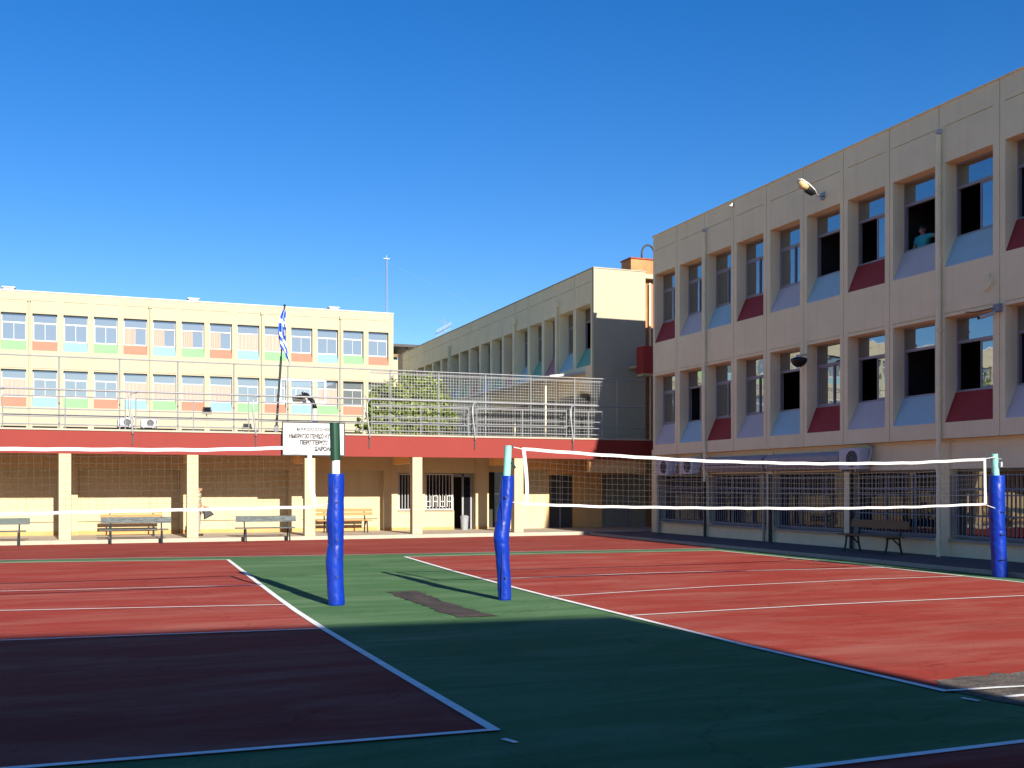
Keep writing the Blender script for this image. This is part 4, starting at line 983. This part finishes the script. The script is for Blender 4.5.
def stand_pose(H=1.74, arms=None):
    k = H/1.74
    P = {'pel': ((0, 0, .93), (.145, .11)), 'bel': ((0, 0, 1.10), (.135, .105)), 'che': ((0, 0, 1.32), (.155, .115)), 'nek': ((0, 0, 1.48), .055), 'hed0': ((0, -.01, 1.55), .062),
         'hed1': ((0, -.015, 1.62), (.082, .098)), 'hed2': ((0, -.005, 1.69), (.066, .080)),
         'shL': ((.18, 0, 1.40), .062), 'elL': ((.25, .02, 1.12), .043), 'wrL': ((.26, -.06, .88), .030), 'paL': ((.26, -.08, .80), (.042, .022)),
         'shR': ((-.18, 0, 1.40), .062), 'elR': ((-.25, .02, 1.12), .043), 'wrR': ((-.26, -.06, .88), .030), 'paR': ((-.26, -.08, .80), (.042, .022)),
         'hiL': ((.095, 0, .86), .088), 'knL': ((.10, -.01, .48), .056), 'anL': ((.10, .02, .09), .038), 'toL': ((.11, -.10, .04), .036),
         'hiR': ((-.095, 0, .86), .088), 'knR': ((-.10, -.01, .48), .056), 'anR': ((-.10, .02, .09), .038), 'toR': ((-.11, -.10, .04), .036)}
    if arms: P.update(arms)
    return {a: (tuple(v*k for v in p), (tuple(q*k for q in r) if isinstance(r, tuple) else r*k)) for a, (p, r) in P.items()}
tee = mat('turquoise_t_shirt', (.05, .42, .45), .85, .08, 10)
jean = mat('dark_jeans', (.03, .04, .07), .9, .15, 12); gtr = mat('grey_trousers', (.22, .20, .19), .9, .12, 12)
leafy = mat('leaf_patterned_shirt', (.30, .31, .22), .85, .8, 14)
shoe = mat('dark_shoes', (.02, .02, .02), .6, .1, 10)
person('person in a turquoise t-shirt leaning out of an open upper window of the right wing', (17.12, 14.22, 6.88), R(-80), 
       stand_pose(1.72, {'shL': ((.19, -.01, 1.42), .062), 'elL': ((.46, -.02, 1.38), .045), 'wrL': ((.70, -.03, 1.42), .032), 'paL': ((.78, -.03, 1.44), (.042, .022)),
                         'elR': ((-.25, -.03, 1.15), .045), 'wrR': ((-.22, -.20, 1.04), .032), 'paR': ((-.20, -.27, 1.03), (.042, .022))}), tee, jean, shoe)
pp = person('person in a leaf patterned shirt and grey trousers standing behind an arcade column', (.31, 30.1, .13), R(90), stand_pose(1.74, {
       'elL': ((.24, .02, 1.13), .043), 'wrL': ((.20, -.17, 1.0), .030), 'paL': ((.18, -.25, .98), (.042, .022))}), leafy, gtr, shoe)
bgx = thing('shoulder_bag', (.5, 29.95, .9), 'black bag held at the hip of the person behind the column', 'bag')
mb = MB(); mb.prism([(.46, 29.85, 1.02), (.70, 29.85, .98), (.82, 29.85, .86), (.48, 29.85, .68)], (0, .14, 0)); mb.build('bag_body', M['black'], bgx, bevel=.03)
mb = MB(); mb.tube([(.45, 29.92, .99), (.50, 29.92, 1.12), (.62, 29.92, 1.12), (.68, 29.92, .95)], .012, 6); mb.build('handle', M['black'], bgx)

# ------------------------------------------------------------------ trees
def leafmat(name, c1, c2):
    m = bpy.data.materials.new(name); m.use_nodes = True; t = m.node_tree; N = t.nodes; Lk = t.links; b = N['Principled BSDF']
    g = N.new('ShaderNodeNewGeometry'); cr = N.new('ShaderNodeValToRGB'); cr.color_ramp.elements[0].color = (*c1, 1); cr.color_ramp.elements[1].color = (*c2, 1)
    Lk.new(g.outputs['Random Per Island'], cr.inputs[0]); Lk.new(cr.outputs[0], b.inputs['Base Color']); b.inputs['Roughness'].default_value = .55
    tl = N.new('ShaderNodeBsdfTranslucent'); Lk.new(cr.outputs[0], tl.inputs['Color']); mx = N.new('ShaderNodeMixShader'); mx.inputs[0].default_value = .25
    Lk.new(b.outputs[0], mx.inputs[1]); Lk.new(tl.outputs[0], mx.inputs[2]); Lk.new(mx.outputs[0], N['Material Output'].inputs[0]); return m
leafm = leafmat('citrus_leaves', (.04, .09, .010), (.26, .32, .05))
bark = mat('bark', (.16, .12, .08), .9, .3, 8, .5, 30)
def tree(label, x, y, z0, trunk_h, blobs, nleaf, seed, ls=.11, name='tree', z_extra=()):
    rnd = random.Random(seed); t = thing(name, (x, y, z0), label, 'tree' if name == 'tree' else 'plant')
    mb = MB(); top = Vector((x, y, z0+trunk_h)); mb.tube([(x, y, z0), (x+.05, y, z0+trunk_h*.5), top], [.16*trunk_h/3, .12*trunk_h/3, .09*trunk_h/3], 8)
    for (bx, by, bz, br) in blobs:
        c = Vector((x+bx, y+by, z0+bz)); m_ = top.lerp(c, .5)+Vector((rnd.uniform(-.2, .2), rnd.uniform(-.2, .2), -.1)); mb.tube([top-Vector((0, 0, .15)), m_, c], [.06*trunk_h/3, .04*trunk_h/3, .015], 6)
    for a, b in z_extra: mb.tube([a, b], [.035, .02], 6)
    mb.build('trunk', bark, t)
    mb = MB(); tot = sum(b[3]**2 for b in blobs)
    for (bx, by, bz, br) in blobs:
        c = Vector((x+bx, y+by, z0+bz)); n = int(nleaf*br**2/tot)
        cl_ = [c+Vector((rnd.gauss(0, 1), rnd.gauss(0, 1), rnd.gauss(0, .9))).normalized()*br*rnd.uniform(.35, 1.0) for _ in range(max(6, n//45))]
        for k in range(n):
            q = rnd.choice(cl_)+Vector((rnd.gauss(0, .16), rnd.gauss(0, .16), rnd.gauss(0, .13)))*br*.9
            a = Vector((rnd.uniform(-1, 1), rnd.uniform(-1, 1), rnd.uniform(-1, 1))).normalized(); b = a.cross(Vector((rnd.uniform(-1, 1), rnd.uniform(-1, 1), rnd.uniform(-1, 1)))).normalized(); s_ = ls*rnd.uniform(.6, 1.3)
            mb.bm.faces.new([mb.bm.verts.new(p) for p in (q-a*s_, q-b*s_*.45, q+a*s_, q+b*s_*.45)])
    mb.build('crown', leafm, t)
    return t
tree('bushy light green tree behind the terrace mesh, near the end of the yellow block', 9.35, 36, .15, 4.0,
     [(-.75, 0, 5.35, .80), (.1, .2, 5.6, .80), (.95, 0, 5.6, .78), (1.45, .1, 4.9, .75), (-1.0, .3, 4.6, .75), (.2, -.3, 4.7, 1.1), (1.3, .2, 4.3, .8), (0, 0, 3.9, 1.0), (-1.0, 0, 3.8, .8)], 17000, 3, .115,
     z_extra=[((8.9, 35.8, 4.6), (8.3, 35.4, 6.25)), ((9.1, 35.8, 5.0), (9.35, 35.3, 6.2)), ((9.1, 35.8, 5.0), (8.75, 35.3, 6.3))])
tree('tall tree beyond the arcade, left of the view, mirrored in the right wing windows', -13.0, 44, 0, 5,
     [(0, 0, 8, 2.2), (-1.6, .4, 7, 1.8), (1.7, -.3, 6.8, 1.9), (.3, .4, 6.0, 1.9)], 6000, 5, .2)
pt = tree('small dark shrub growing at the terrace edge right of the name board', 5.77, 29.6, 3.60, .25, [(0, 0, .40, .16), (.04, 0, .62, .12), (-.02, 0, .22, .16)], 420, 8, .045, name='shrub')

def cleanup():
    for me in list(bpy.data.meshes):
        if me.users == 0: bpy.data.meshes.remove(me)
cleanup()
S.cycles.max_bounces = 8
